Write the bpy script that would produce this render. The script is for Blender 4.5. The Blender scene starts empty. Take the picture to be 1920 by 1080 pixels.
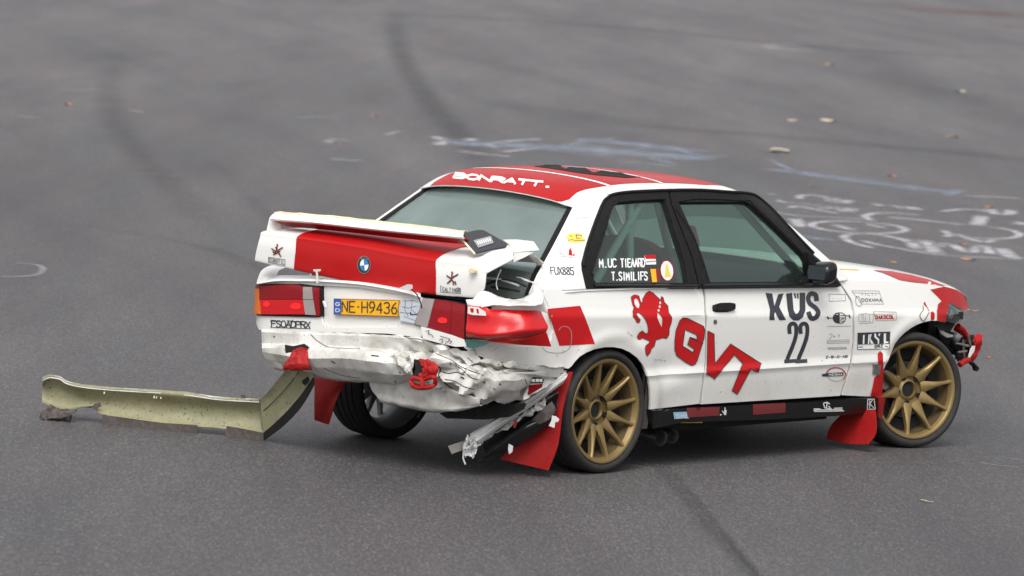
import bpy, bmesh, math, random
import numpy as np
from mathutils import Vector, noise, geometry
random.seed(7)
S = bpy.context.scene
R_ = math.radians

# ------------------------------------------------------------------ camera
CAMP = np.array([-18.93858777, -16.39154753, 3.08814017])
CR = np.array([0.65387022, -0.75411522, 0.06135115])
CU = np.array([0.02763733, 0.10483905, 0.9941051])
CD = np.array([0.75610178, 0.64832014, -0.08939287])
FL = 9415.91
cam = bpy.data.cameras.new('camera'); co = bpy.data.objects.new('camera', cam)
S.collection.objects.link(co); S.camera = co
cam.sensor_width = 36.0; cam.lens = FL / 1920 * 36
cam.clip_start = 0.5; cam.clip_end = 2000
from mathutils import Matrix
M4 = Matrix([[CR[0], CU[0], -CD[0], CAMP[0]], [CR[1], CU[1], -CD[1], CAMP[1]], [CR[2], CU[2], -CD[2], CAMP[2]], [0, 0, 0, 1]])
co.matrix_world = M4
cam.dof.use_dof = True; cam.dof.focus_distance = 25.0; cam.dof.aperture_fstop = 5.0

# ------------------------------------------------------------------ sky, sun, exposure (overcast)
w = bpy.data.worlds.new('World'); S.world = w; w.use_nodes = True
nt = w.node_tree; nt.nodes.clear()
SUN_EL, SUN_AZ = R_(52), R_(236)
sky = nt.nodes.new('ShaderNodeTexSky'); sky.sky_type = 'NISHITA'; sky.sun_disc = False
sky.sun_elevation = SUN_EL; sky.sun_rotation = SUN_AZ
sky.air_density = 1.0; sky.dust_density = 4.0; sky.ozone_density = 1.0
hs = nt.nodes.new('ShaderNodeHueSaturation'); hs.inputs['Saturation'].default_value = 0.12
bg = nt.nodes.new('ShaderNodeBackground'); bg.inputs['Strength'].default_value = 0.15
wo = nt.nodes.new('ShaderNodeOutputWorld')
nt.links.new(sky.outputs[0], hs.inputs['Color']); nt.links.new(hs.outputs[0], bg.inputs['Color']); nt.links.new(bg.outputs[0], wo.inputs[0])
sl = bpy.data.lights.new('sun', 'SUN'); so = bpy.data.objects.new('sun', sl); S.collection.objects.link(so)
sl.energy = 1.0; sl.angle = R_(35); sl.color = (1.0, 0.97, 0.93)
# direction to the sun: Nishita rotation 0 = +Y, clockwise
sd = Vector((math.sin(SUN_AZ) * math.cos(SUN_EL), math.cos(SUN_AZ) * math.cos(SUN_EL), math.sin(SUN_EL)))
so.rotation_euler = sd.to_track_quat('Z', 'Y').to_euler()
S.view_settings.view_transform = 'Standard'; S.view_settings.look = 'None'
S.view_settings.exposure = 0.50; S.view_settings.gamma = 1.0
try: S.view_settings.use_curve_mapping = False
except Exception: pass

# ------------------------------------------------------------------ pixel <-> space helpers (numbers read off the photograph, put at true depth)
def ray(px, py): return CD + CR * (px - 960) / FL - CU * (py - 540) / FL
def P(px, py, x=None, y=None, z=None):
    D = ray(px, py)
    ax, v = (0, x) if x is not None else (1, y) if y is not None else (2, z)
    return CAMP + D * ((v - CAMP[ax]) / D[ax])
def PL(px, py, p0, n):
    D = ray(px, py); n = np.array(n, float); return CAMP + D * (((np.array(p0) - CAMP) @ n) / (D @ n))
def proj(X):
    V = np.asarray(X) - CAMP; d = V @ CD
    return np.stack([960 + FL * (V @ CR) / d, 540 - FL * (V @ CU) / d], -1)

# ------------------------------------------------------------------ materials
def mat(name, col, rough=0.5, metal=0.0, coat=0.0, spec=0.5, dirt=0.0, dirtcol=(0.10, 0.085, 0.06), bump=0.0, bscale=60, vary=0.0, emit=None, low=False, spk=.690, fl=(.30, .85)):
    m = bpy.data.materials.new(name); m.use_nodes = True
    n = m.node_tree.nodes; l = m.node_tree.links; b = n['Principled BSDF']
    b.inputs['Roughness'].default_value = rough; b.inputs['Metallic'].default_value = metal
    b.inputs['Coat Weight'].default_value = coat; b.inputs['Coat Roughness'].default_value = 0.06
    b.inputs['Specular IOR Level'].default_value = spec
    tc = n.new('ShaderNodeTexCoord')
    last = None
    rgb = n.new('ShaderNodeRGB'); rgb.outputs[0].default_value = (*col, 1); last = rgb.outputs[0]
    def noise_(sc, det=4, r=0.6):
        t = n.new('ShaderNodeTexNoise'); t.inputs['Scale'].default_value = sc; t.inputs['Detail'].default_value = det
        t.inputs['Roughness'].default_value = r; l.new(tc.outputs['Object'], t.inputs['Vector']); return t.outputs['Fac']
    def ramp(src, a, c, v0=0.0, v1=1.0):
        t = n.new('ShaderNodeMapRange'); t.inputs['From Min'].default_value = a; t.inputs['From Max'].default_value = c
        t.inputs['To Min'].default_value = v0; t.inputs['To Max'].default_value = v1; l.new(src, t.inputs['Value']); return t.outputs[0]
    def mul(a, c):
        t = n.new('ShaderNodeMath'); t.operation = 'MULTIPLY'; l.new(a, t.inputs[0])
        if hasattr(c, 'links'): l.new(c, t.inputs[1])
        else: t.inputs[1].default_value = c
        return t.outputs[0]
    def add(a, c):
        t = n.new('ShaderNodeMath'); t.operation = 'ADD'; t.use_clamp = True; l.new(a, t.inputs[0]); l.new(c, t.inputs[1]); return t.outputs[0]
    def mix(a, fac, colr):
        t = n.new('ShaderNodeMix'); t.data_type = 'RGBA'; l.new(fac, t.inputs['Factor']); l.new(a, t.inputs['A']); t.inputs['B'].default_value = (*colr, 1); return t.outputs['Result']
    if vary > 0:
        last = mix(last, mul(ramp(noise_(3.5, 5), 0.35, 0.75), vary), tuple(c * 0.45 for c in col))
        last = mix(last, mul(ramp(noise_(45, 4), 0.45, 0.8), vary), tuple(min(1, c * 1.6 + .02) for c in col))
    if dirt > 0:
        sp = ramp(noise_(75, 3, 0.5), spk, spk + .05)          # flung specks
        sp2 = ramp(noise_(24, 5, 0.7), 0.65, 0.78)
        film = ramp(noise_(2.3 if fl[0] < .31 else 5.0, 6, 0.65), *fl)
        if low:
            sep = n.new('ShaderNodeSeparateXYZ'); l.new(tc.outputs['Object'], sep.inputs[0])
            g = ramp(sep.outputs['Z'], 0.62, 0.22)
            g2 = ramp(sep.outputs['Z'], 0.95, 0.35)
            # road film thrown up by the wheels: heavier behind each arch
            film = add(mul(film, mul(g, 0.75)), mul(film, 0.06))
            sp = mul(sp, g2); sp2 = mul(sp2, g2)
        last = mix(last, mul(film, min(1, dirt * 0.8)), dirtcol)
        last = mix(last, mul(sp2, min(1, dirt * 1.0)), (0.10, 0.09, 0.06))
        last = mix(last, mul(sp, min(1, dirt * 1.6)), (0.03, 0.028, 0.025))
        l.new(ramp(film, 0, 1, rough, min(1, rough + 0.35)), b.inputs['Roughness'])
    l.new(last, b.inputs['Base Color'])
    if bump > 0:
        bn = n.new('ShaderNodeBump'); bn.inputs['Strength'].default_value = bump; bn.inputs['Distance'].default_value = 0.003
        l.new(noise_(bscale, 5), bn.inputs['Height']); l.new(bn.outputs[0], b.inputs['Normal'])
    if emit:
        b.inputs['Emission Color'].default_value = (*emit[:3], 1); b.inputs['Emission Strength'].default_value = emit[3]
    return m

WHITE = mat('white_paint', (0.78, 0.765, 0.73), 0.28, coat=0.6, dirt=0.9, dirtcol=(.16, .14, .10), low=True)
WHITED = mat('dirty_white_paint', (0.72, 0.705, 0.665), 0.32, coat=0.35, dirt=0.85, dirtcol=(0.17, 0.155, 0.12), bump=0.25, bscale=30, spk=.675, fl=(.40, .72))
WCLEAN = mat('clean_white_paint', (0.80, 0.79, 0.76), 0.28, coat=0.6, dirt=0.1)
RED = mat('red_paint', (0.43, 0.003, 0.005), 0.36, coat=0.12, spec=.25, dirt=0.15)
REDV = mat('red_vinyl', (0.50, 0.004, 0.007), 0.45, coat=0.05, spec=.22, dirt=0.15)
REDFLAP = mat('red_flap_plastic', (0.38, 0.003, 0.006), 0.45, spec=0.25, vary=0.3, dirt=0.45)
PRIMER = mat('bare_plastic_inside', (0.33, 0.32, 0.19), 0.5, dirt=1.0, dirtcol=(0.10, 0.085, 0.045), bump=0.3, bscale=40, vary=.25, spk=.64)
SCRAPE = mat('scraped_brown_plastic', (0.075, 0.06, 0.055), 0.7, vary=0.7, bump=0.5, bscale=80)
BLACK = mat('black_rubber_trim', (0.010, 0.0095, 0.010), 0.65, spec=.2, vary=0.3)
GLOSSB = mat('black_gloss_plastic', (0.008, 0.0085, 0.009), 0.25, coat=0.2, spec=.35)
DARK = mat('dark_cavity', (0.006, 0.006, 0.006), 0.9)
UNDER = mat('underbody', (0.009, 0.008, 0.0075), 0.8, vary=0.5)
TYRE = mat('tyre_rubber', (0.012, 0.0115, 0.0115), 0.66, vary=0.5, bump=0.4, bscale=90, dirt=0.28, dirtcol=(0.08, 0.07, 0.06), spk=.9)
GOLD = mat('bronze_gold_alloy', (0.245, 0.170, 0.066), 0.36, metal=0.5, spec=0.5, dirt=0.25, dirtcol=(0.06, 0.045, 0.02))
BARREL = mat('shaded_rim_barrel', (0.13, 0.09, 0.04), 0.5, metal=0.4, vary=.4, dirt=.5, dirtcol=(.02, .018, .015))  # gold painted darker to stand for the shade inside the rim
SILV = mat('silver_alloy', (0.36, 0.36, 0.37), 0.40, metal=0.5, dirt=.5, dirtcol=(.03, .03, .03))
ALU = mat('bare_aluminium', (0.66, 0.66, 0.65), 0.42, metal=0.15, vary=0.2, bump=0.25, bscale=50)
STEEL = mat('exhaust_steel', (0.32, 0.30, 0.28), 0.35, metal=0.9, vary=0.4)
DISC = mat('brake_disc', (0.10, 0.10, 0.10), 0.4, metal=0.9)
INK = mat('black_vinyl', (0.030, 0.034, 0.042), 0.45, vary=0.1)
GREYINK = mat('grey_print', (0.28, 0.28, 0.29), 0.5)
WHITEV = mat('white_vinyl', (0.82, 0.82, 0.80), 0.45)
YEL = mat('yellow_plate', (0.85, 0.42, 0.012), 0.4, vary=0.06)
YELV = mat('yellow_vinyl', (0.80, 0.55, 0.10), 0.45)
BLUE = mat('blue_print', (0.02, 0.10, 0.40), 0.4)
LBLUE = mat('light_blue_print', (0.30, 0.55, 0.70), 0.4)
CREAM = mat('cream_foam_edge', (0.72, 0.64, 0.42), 0.6, vary=0.3)
CAGE = mat('roll_cage_paint', (0.85, 0.92, 0.87), 0.4)
SEATR = mat('red_seat_cloth', (0.55, 0.02, 0.015), 0.8)
TEAL = mat('teal_metal_edge', (0.05, 0.14, 0.12), 0.4)
def lens(name, col, rough=0.12, em=0.0):
    m = mat(name, col, rough, coat=0.35, spec=.35); b = m.node_tree.nodes['Principled BSDF']
    b.inputs['Subsurface Weight'].default_value = 0.0
    n = m.node_tree.nodes; l = m.node_tree.links
    wv = n.new('ShaderNodeTexWave'); wv.inputs['Scale'].default_value = 60; wv.bands_direction = 'Z'
    tc = n.new('ShaderNodeTexCoord'); l.new(tc.outputs['Object'], wv.inputs['Vector'])
    bp_ = n.new('ShaderNodeBump'); bp_.inputs['Strength'].default_value = 0.25; bp_.inputs['Distance'].default_value = 0.002
    l.new(wv.outputs['Fac'], bp_.inputs['Height']); l.new(bp_.outputs[0], b.inputs['Normal'])
    if em: b.inputs['Emission Color'].default_value = (*col, 1); b.inputs['Emission Strength'].default_value = em
    return m
LRED = lens('red_lens', (0.24, 0.002, 0.006)); LRED2 = lens('bright_red_lens', (0.55, 0.008, 0.010))
LAMB = lens('amber_lens', (0.75, 0.16, 0.01)); LGREY = lens('clear_lens', (0.32, 0.28, 0.27))
LLIT = lens('lit_red_lens', (0.80, 0.012, 0.012), em=0.5)

def glassmat(name, tint, haze, hazecol, rough=0.03, ior=1.8):
    m = bpy.data.materials.new(name); m.use_nodes = True; n = m.node_tree.nodes; l = m.node_tree.links; n.clear()
    out = n.new('ShaderNodeOutputMaterial'); tr = n.new('ShaderNodeBsdfTransparent'); tr.inputs[0].default_value = (*tint, 1)
    df = n.new('ShaderNodeBsdfDiffuse'); df.inputs[0].default_value = (*hazecol, 1)
    gl = n.new('ShaderNodeBsdfGlossy'); gl.inputs['Roughness'].default_value = rough; gl.inputs[0].default_value = (0.85, 1.0, 0.95, 1)
    fr = n.new('ShaderNodeFresnel'); fr.inputs[0].default_value = ior
    tc = n.new('ShaderNodeTexCoord'); nz = n.new('ShaderNodeTexNoise'); nz.inputs['Scale'].default_value = 2.2; nz.inputs['Detail'].default_value = 6
    l.new(tc.outputs['Object'], nz.inputs['Vector'])
    mr = n.new('ShaderNodeMapRange'); mr.inputs['From Min'].default_value = 0.3; mr.inputs['From Max'].default_value = 0.75
    mr.inputs['To Min'].default_value = haze * 0.75; mr.inputs['To Max'].default_value = haze * 1.25
    l.new(nz.outputs['Fac'], mr.inputs['Value'])
    m1 = n.new('ShaderNodeMixShader'); l.new(mr.outputs[0], m1.inputs[0]); l.new(tr.outputs[0], m1.inputs[1]); l.new(df.outputs[0], m1.inputs[2])
    m2 = n.new('ShaderNodeMixShader'); l.new(fr.outputs[0], m2.inputs[0]); l.new(m1.outputs[0], m2.inputs[1]); l.new(gl.outputs[0], m2.inputs[2])
    l.new(m2.outputs[0], out.inputs[0]); return m
GSIDE = glassmat('side_window_glass', (0.50, 0.66, 0.59), 0.05, (0.25, 0.36, 0.33))
GREAR = glassmat('rear_window_glass', (0.30, 0.44, 0.40), 0.42, (0.38, 0.47, 0.45), 0.10, 2.1)

# ------------------------------------------------------------------ object helpers
COL = S.collection
def tag(o, label=None, cat=None, group=None, kind=None):
    if label: o['label'] = label
    if cat: o['category'] = cat
    if group: o['group'] = group
    if kind: o['kind'] = kind
    return o
def empty(name, loc=(0, 0, 0)):
    o = bpy.data.objects.new(name, None); o.location = loc; COL.objects.link(o); o.empty_display_size = 0.2; return o
def link(name, bm, m, parent=None, label=None, smooth=True, sharp=35):
    me = bpy.data.meshes.new(name)
    if smooth:
        for f in bm.faces: f.smooth = True
        bm.normal_update()
        for e in bm.edges:
            if len(e.link_faces) == 2 and e.calc_face_angle(0) > R_(sharp): e.smooth = False
    bm.to_mesh(me); bm.free()
    o = bpy.data.objects.new(name, me); COL.objects.link(o)
    for mm in (m if isinstance(m, (list, tuple)) else [m]): me.materials.append(mm)
    if parent: o.parent = parent
    if label: o['label'] = label
    return o

def inpoly(pts, poly):
    pts = np.asarray(pts, float); poly = np.asarray(poly, float); x, y = pts[:, 0], pts[:, 1]; c = np.zeros(len(pts), bool); n = len(poly); j = n - 1
    for i in range(n):
        xi, yi = poly[i]; xj, yj = poly[j]
        if yi != yj:
            c ^= ((yi > y) != (yj > y)) & (x < (xj - xi) * (y - yi) / (yj - yi) + xi)
        j = i
    return c
def dedge(pts, poly):
    pts = np.asarray(pts, float); poly = np.asarray(poly, float); d = np.full(len(pts), 1e9)
    for i in range(len(poly)):
        a = poly[i]; b = poly[(i + 1) % len(poly)]; ab = b - a; L = ab @ ab
        if L < 1e-12: continue
        t = np.clip(((pts - a) @ ab) / L, 0, 1); q = a + t[:, None] * ab; d = np.minimum(d, np.hypot(*(pts - q).T))
    return d
def resample(poly, h, closed=True):
    poly = [np.array(p, float) for p in poly]; out = []
    n = len(poly)
    for i in range(n if closed else n - 1):
        a = poly[i]; b = poly[(i + 1) % n]; k = max(1, int(math.ceil(np.linalg.norm(b - a) / h)))
        for t in range(k): out.append(a + (b - a) * t / k)
    if not closed: out.append(poly[-1])
    return out
def smoothpoly(pts, it=1, closed=True):
    for _ in range(it):
        o = []; n = len(pts)
        for i in range(n):
            a = np.array(pts[i], float); b = np.array(pts[(i + 1) % n], float)
            o += [a * .75 + b * .25, a * .25 + b * .75]
        pts = o
    return pts
def mesh2d(outer, holes, h):
    outer = resample(outer, h); holes = [resample(q, h) for q in holes]
    V = list(outer); E = [(i, (i + 1) % len(outer)) for i in range(len(outer))]
    loops = [list(range(len(outer)))]
    for q in holes:
        b = len(V); V += q; E += [(b + i, b + (i + 1) % len(q)) for i in range(len(q))]; loops.append(list(range(b, b + len(q))))
    A = np.array(outer); mn, mx = A.min(0), A.max(0)
    gx = np.arange(mn[0] + h * .5, mx[0], h); gy = np.arange(mn[1] + h * .5, mx[1], h * .9)
    if len(gx) and len(gy):
        G = np.array([(x + (h * .5 if j % 2 else 0), y) for j, y in enumerate(gy) for x in gx])
        k = inpoly(G, A) & (dedge(G, A) > h * .45)
        for q in holes: k &= ~inpoly(G, q) & (dedge(G, np.array(q)) > h * .45)
        V += list(G[k])
    r = geometry.delaunay_2d_cdt([Vector(v) for v in V], E, [], 0, 1e-7)
    vo, fo, orig = r[0], r[2], r[3]
    VV = np.array([tuple(v) for v in vo])
    if not len(fo): return VV, [], []
    C = np.array([VV[list(f)].mean(0) for f in fo]); k = inpoly(C, A)
    for q in holes: k &= ~inpoly(C, np.array(q))
    F = [tuple(f) for f, kk in zip(fo, k) if kk]
    return VV, F, None

class Surf:
    """parametric surface f(u,v)->xyz; to() finds the (u,v) seen at a photograph pixel"""
    def __init__(s, f, u0, u1, v0, v1, nu=240, nv=60):
        s.f = f; U, V = np.meshgrid(np.linspace(u0, u1, nu), np.linspace(v0, v1, nv), indexing='ij')
        s.U = U.ravel(); s.V = V.ravel(); X = s.f(s.U, s.V); s.px = proj(X)
        N = s.nrm(s.U, s.V); s.front = (N * (X - CAMP)).sum(1) < 0
        if not s.front.any(): s.sg = -getattr(s, 'sg', 1); s.front = ~s.front
    def nrm(s, u, v, e=1e-3):
        u = np.asarray(u, float); v = np.asarray(v, float)
        a = s.f(u + e, v) - s.f(u - e, v); b = s.f(u, v + e) - s.f(u, v - e); n = np.cross(a, b)
        n /= np.linalg.norm(n, axis=1)[:, None] + 1e-12; return n * getattr(s, 'sg', 1)
    def to(s, pts):
        pts = np.asarray(pts, float); o = np.zeros_like(pts); idx = np.where(s.front)[0]
        for i, q in enumerate(pts):
            k = idx[np.argmin(((s.px[idx] - q) ** 2).sum(1))]; u, v = s.U[k], s.V[k]; e = 1e-4
            for _ in range(8):
                X = proj(s.f(np.array([u, u + e, u]), np.array([v, v, v + e])))
                r = q - X[0]; J = np.array([X[1] - X[0], X[2] - X[0]]).T / e
                try: d = np.linalg.solve(J, r)
                except Exception: break
                d = np.clip(d, -.1, .1); u += d[0]; v += d[1]
            o[i] = (u, v)
        return o
    def at(s, px, py, off=0.0):
        uv = s.to([(px, py)]); X = s.f(uv[:, 0], uv[:, 1]); return (X + s.nrm(uv[:, 0], uv[:, 1]) * off)[0]

def build(name, VV, F, X, N, m, parent, flange=0.0, off=0.0, label=None, disp=None):
    X = X + N * off
    if disp is not None: X = disp(X, N)
    bm = bmesh.new(); vs = [bm.verts.new(x) for x in X]
    for f in F:
        a, b, c = f[:3]; nn = np.cross(X[b] - X[a], X[c] - X[a])
        if nn @ (N[a] + N[b] + N[c]) < 0: f = f[::-1]
        try: bm.faces.new([vs[i] for i in f])
        except ValueError: pass
    for v in [v for v in bm.verts if not v.link_faces]:
        v.tag = True
    if flange > 0:
        bm.verts.index_update(); be = [e for e in bm.edges if len(e.link_faces) == 1]; low = {}
        for e in be:
            for v in e.verts:
                if v.index not in low: low[v.index] = bm.verts.new(v.co - Vector(N[v.index]) * flange)
        for e in be:
            f = e.link_faces[0]; a, b = e.verts; lp = [l.vert for l in f.loops]; i = lp.index(a)
            if lp[(i + 1) % len(lp)] is b: a, b = b, a
            try: bm.faces.new([a, b, low[b.index], low[a.index]])
            except ValueError: pass
    bmesh.ops.delete(bm, geom=[v for v in bm.verts if not v.link_faces], context='VERTS')
    return link(name, bm, m, parent, label)

def patch(name, surf, outer, m, parent, holes=(), h=0.02, off=0.0, flange=0.012, label=None, px=True, mirror=False, disp=None):
    """sheet cut out of a surface; outlines given in photo pixels (px) or surface parameters"""
    if px:
        outer = surf.to(resample(outer, 12)); holes = [surf.to(resample(q, 12)) for q in holes]
    if mirror:
        outer = [(-p[0], p[1]) for p in outer]; holes = [[(-p[0], p[1]) for p in q] for q in holes]
    VV, F, _ = mesh2d(outer, holes, h)
    X = surf.f(VV[:, 0], VV[:, 1]); N = surf.nrm(VV[:, 0], VV[:, 1])
    return build(name, VV, F, X, N, m, parent, flange, off, label, disp)
def decal(name, surf, outer, m, parent, holes=(), h=6, off=0.0016, label=None, smooth=0):
    if smooth: outer = smoothpoly(outer, smooth); holes = [smoothpoly(q, smooth) for q in holes]
    VV, F, _ = mesh2d(outer, holes, h)
    uv = surf.to(VV); X = surf.f(uv[:, 0], uv[:, 1]); N = surf.nrm(uv[:, 0], uv[:, 1])
    return build(name, VV, F, X, N, m, parent, 0, off, label)
def ribbons(lines, w):
    """polylines in pixels -> quads"""
    V = []; F = []
    for ln in lines:
        ln = [np.array(p, float) for p in ln]
        if len(ln) < 2: continue
        b = len(V)
        for i, p in enumerate(ln):
            a = ln[max(0, i - 1)]; c = ln[min(len(ln) - 1, i + 1)]
            d1 = (p - a); d2 = (c - p)
            if i == 0: d1 = d2
            if i == len(ln) - 1: d2 = d1
            d1 = d1 / (np.linalg.norm(d1) + 1e-9); d2 = d2 / (np.linalg.norm(d2) + 1e-9)
            t = d1 + d2
            if np.linalg.norm(t) < .3: t = d1
            t /= np.linalg.norm(t); nrm = np.array([-t[1], t[0]]); k = min(1.6, 1 / max(.5, abs(nrm @ np.array([-d1[1], d1[0]]))))
            e = t * w * .5 * (-(i == 0) + (i == len(ln) - 1)) * .6
            V += [p + nrm * w * .5 * k + e, p - nrm * w * .5 * k + e]
            if i: F.append((b + 2 * i - 2, b + 2 * i - 1, b + 2 * i + 1, b + 2 * i))
    return np.array(V), F
def strokes(name, surf, lines, w, m, parent, off=0.0018, label=None, step=8):
    lines = [resample(l, step, closed=False) for l in lines]
    V, F = ribbons(lines, w); uv = surf.to(V); X = surf.f(uv[:, 0], uv[:, 1]); N = surf.nrm(uv[:, 0], uv[:, 1])
    X = X + N * off
    bm = bmesh.new(); vs = [bm.verts.new(x) for x in X]
    for f in F:
        nn = np.cross(X[f[1]] - X[f[0]], X[f[2]] - X[f[0]])
        if nn @ N[f[0]] < 0: f = f[::-1]
        try: bm.faces.new([vs[i] for i in f])
        except ValueError: pass
    return link(name, bm, m, parent, label)

FONT = {  # single-stroke letters on a 0..1 x 0..1 cell, y up
 'A': [[(0,0),(.5,1),(1,0)],[(.2,.38),(.8,.38)]], 'B': [[(0,0),(0,1),(.7,1),(.9,.8),(.7,.55),(0,.55)],[(.7,.55),(1,.3),(.75,0),(0,0)]],
 'C': [[(1,.85),(.7,1),(.25,1),(0,.75),(0,.25),(.25,0),(.7,0),(1,.15)]], 'D': [[(0,0),(0,1),(.6,1),(1,.7),(1,.3),(.6,0),(0,0)]],
 'E': [[(1,1),(0,1),(0,0),(1,0)],[(0,.52),(.8,.52)]], 'F': [[(1,1),(0,1),(0,0)],[(0,.52),(.8,.52)]],
 'G': [[(1,.85),(.7,1),(.25,1),(0,.75),(0,.25),(.25,0),(.8,0),(1,.2),(1,.48),(.55,.48)]], 'H': [[(0,0),(0,1)],[(1,0),(1,1)],[(0,.5),(1,.5)]],
 'I': [[(.5,0),(.5,1)]], 'J': [[(.8,1),(.8,.25),(.55,0),(.2,0),(0,.2)]], 'K': [[(0,0),(0,1)],[(1,1),(0,.45),(1,0)]], 'L': [[(0,1),(0,0),(.9,0)]],
 'M': [[(0,0),(0,1),(.5,.35),(1,1),(1,0)]], 'N': [[(0,0),(0,1),(1,0),(1,1)]], 'O': [[(.3,0),(0,.3),(0,.7),(.3,1),(.7,1),(1,.7),(1,.3),(.7,0),(.3,0)]],
 'P': [[(0,0),(0,1),(.75,1),(1,.8),(1,.65),(.75,.48),(0,.48)]], 'R': [[(0,0),(0,1),(.75,1),(1,.8),(1,.65),(.75,.5),(0,.5)],[(.5,.5),(1,0)]],
 'S': [[(1,.85),(.7,1),(.25,1),(0,.78),(.25,.55),(.75,.45),(1,.22),(.75,0),(.25,0),(0,.15)]], 'T': [[(0,1),(1,1)],[(.5,1),(.5,0)]],
 'U': [[(0,1),(0,.25),(.25,0),(.75,0),(1,.25),(1,1)]], 'V': [[(0,1),(.5,0),(1,1)]], 'X': [[(0,0),(1,1)],[(0,1),(1,0)]], 'Y': [[(0,1),(.5,.5),(1,1)],[(.5,.5),(.5,0)]],
 'Z': [[(0,1),(1,1),(0,0),(1,0)]], '1': [[(.2,.8),(.55,1),(.55,0)]], '2': [[(0,.8),(.25,1),(.75,1),(1,.75),(.9,.5),(0,0),(1,0)]],
 '3': [[(0,.9),(.3,1),(.75,1),(1,.78),(.75,.54),(.4,.54)],[(.75,.54),(1,.28),(.75,0),(.25,0),(0,.12)]], '4': [[(.75,0),(.75,1),(0,.3),(1,.3)]],
 '5': [[(1,1),(.1,1),(.05,.55),(.6,.6),(1,.35),(.75,0),(.25,0),(0,.12)]], '6': [[(.8,1),(.3,.75),(0,.35),(.2,0),(.75,0),(1,.28),(.75,.55),(.2,.5)]],
 '8': [[(.5,.53),(.1,.75),(.3,1),(.7,1),(.9,.75),(.5,.53),(0,.25),(.25,0),(.75,0),(1,.25),(.5,.53)]],
 '9': [[(.2,0),(.7,.25),(1,.65),(.8,1),(.25,1),(0,.72),(.25,.45),(.8,.5)]], '.': [[(.4,0),(.6,0.02)]], '-': [[(.25,.5),(.75,.5)]], ' ': [],
 'a': [[(.8,.6),(.2,.6),(0,.3),(.3,0),(.8,.2)],[(.8,.6),(.8,0)]], 'W': [[(0,1),(.25,0),(.5,.6),(.75,0),(1,1)]], 'Q': [[(.3,0),(0,.3),(0,.7),(.3,1),(.7,1),(1,.7),(1,.3),(.7,0),(.3,0)],[(.6,.3),(1,-.1)]],
}
def textlines(s, p0, p1, up, gap=.35, wd=None):
    """glyph strokes between pixel p0 and p1 (baseline), up = pixel vector of cap height"""
    p0 = np.array(p0, float); p1 = np.array(p1, float); up = np.array(up, float); n = len(s); ad = (p1 - p0) / (n - gap); out = []
    for i, ch in enumerate(s):
        o = p0 + ad * i; e = ad * (1 - gap)
        for ln in FONT.get(ch, []): out.append([o + e * x + up * y for x, y in ln])
    return out

def letters(name, sf, s_, p0, p1, up, w, m, parent, off=.0018, gap=.35, step=5):
    p0 = np.array(p0, float); ad = (np.array(p1, float) - p0) / (len(s_) - gap)
    for i, ch_ in enumerate(s_):
        if FONT.get(ch_): strokes(name, sf, textlines(ch_, p0 + ad * i, p0 + ad * (i + 1 - gap), up, gap=0), w, m, parent, off=off, step=step)

def loft(name, rows, m, parent, nu=6, nv=6, thick=0.003, label=None, disp=None, lin=False, ndir=None, smooth=True, sharp=40):
    """sheet through rows of 3D points (Catmull-Rom both ways), given real thickness"""
    G = np.array(rows, float)
    def cr(A, k):
        n = len(A)
        if n == 2: return np.array([A[0] + (A[1] - A[0]) * t / k for t in range(k + 1)])
        out = []
        for i in range(n - 1):
            a = A[max(i - 1, 0)]; b = A[i]; c = A[i + 1]; d = A[min(i + 2, n - 1)]
            for t in np.arange(k) / k:
                out.append(.5 * ((2 * b) + (c - a) * t + (2 * a - 5 * b + 4 * c - d) * t ** 2 + (-a + 3 * b - 3 * c + d) * t ** 3))
        out.append(A[-1]); return np.array(out)
    G = np.concatenate([np.concatenate([G[i] + (G[i + 1] - G[i]) * t / nv for t in range(nv)]).reshape(nv, *G.shape[1:]) for i in range(len(G) - 1)] + [G[-1:]]) if lin else cr(G, nv); G = np.swapaxes(cr(np.swapaxes(G, 0, 1), nu), 0, 1)
    a, b = G.shape[:2]; X = G.reshape(-1, 3)
    du = np.gradient(G, axis=1); dv = np.gradient(G, axis=0); N = np.cross(du, dv).reshape(-1, 3); N /= np.linalg.norm(N, axis=1)[:, None] + 1e-12
    c = X.mean(0)
    if (N.mean(0) @ np.array(ndir) if ndir is not None else ((N * (CAMP - X)).sum(1)).sum()) < 0: N = -N; flip = True
    else: flip = False
    if disp is not None: X = disp(X, N)
    bm = bmesh.new(); T = [bm.verts.new(x) for x in X]
    fs = []
    for i in range(a - 1):
        for j in range(b - 1):
            q = [i * b + j, i * b + j + 1, (i + 1) * b + j + 1, (i + 1) * b + j]
            fs.append(q[::-1] if flip else q)
    for q in fs: bm.faces.new([T[k] for k in q])
    if thick > 0:
        B = [bm.verts.new(x - n * thick) for x, n in zip(X, N)]
        for q in fs: bm.faces.new([B[k] for k in q[::-1]])
        ring = [j for j in range(b)] + [i * b + b - 1 for i in range(1, a)] + [(a - 1) * b + j for j in range(b - 2, -1, -1)] + [i * b for i in range(a - 2, 0, -1)]
        for i in range(len(ring)):
            p, q = ring[i], ring[(i + 1) % len(ring)]
            bm.faces.new([T[q], T[p], B[p], B[q]] if not flip else [T[p], T[q], B[q], B[p]])
    return link(name, bm, m, parent, label, smooth, sharp)
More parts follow.
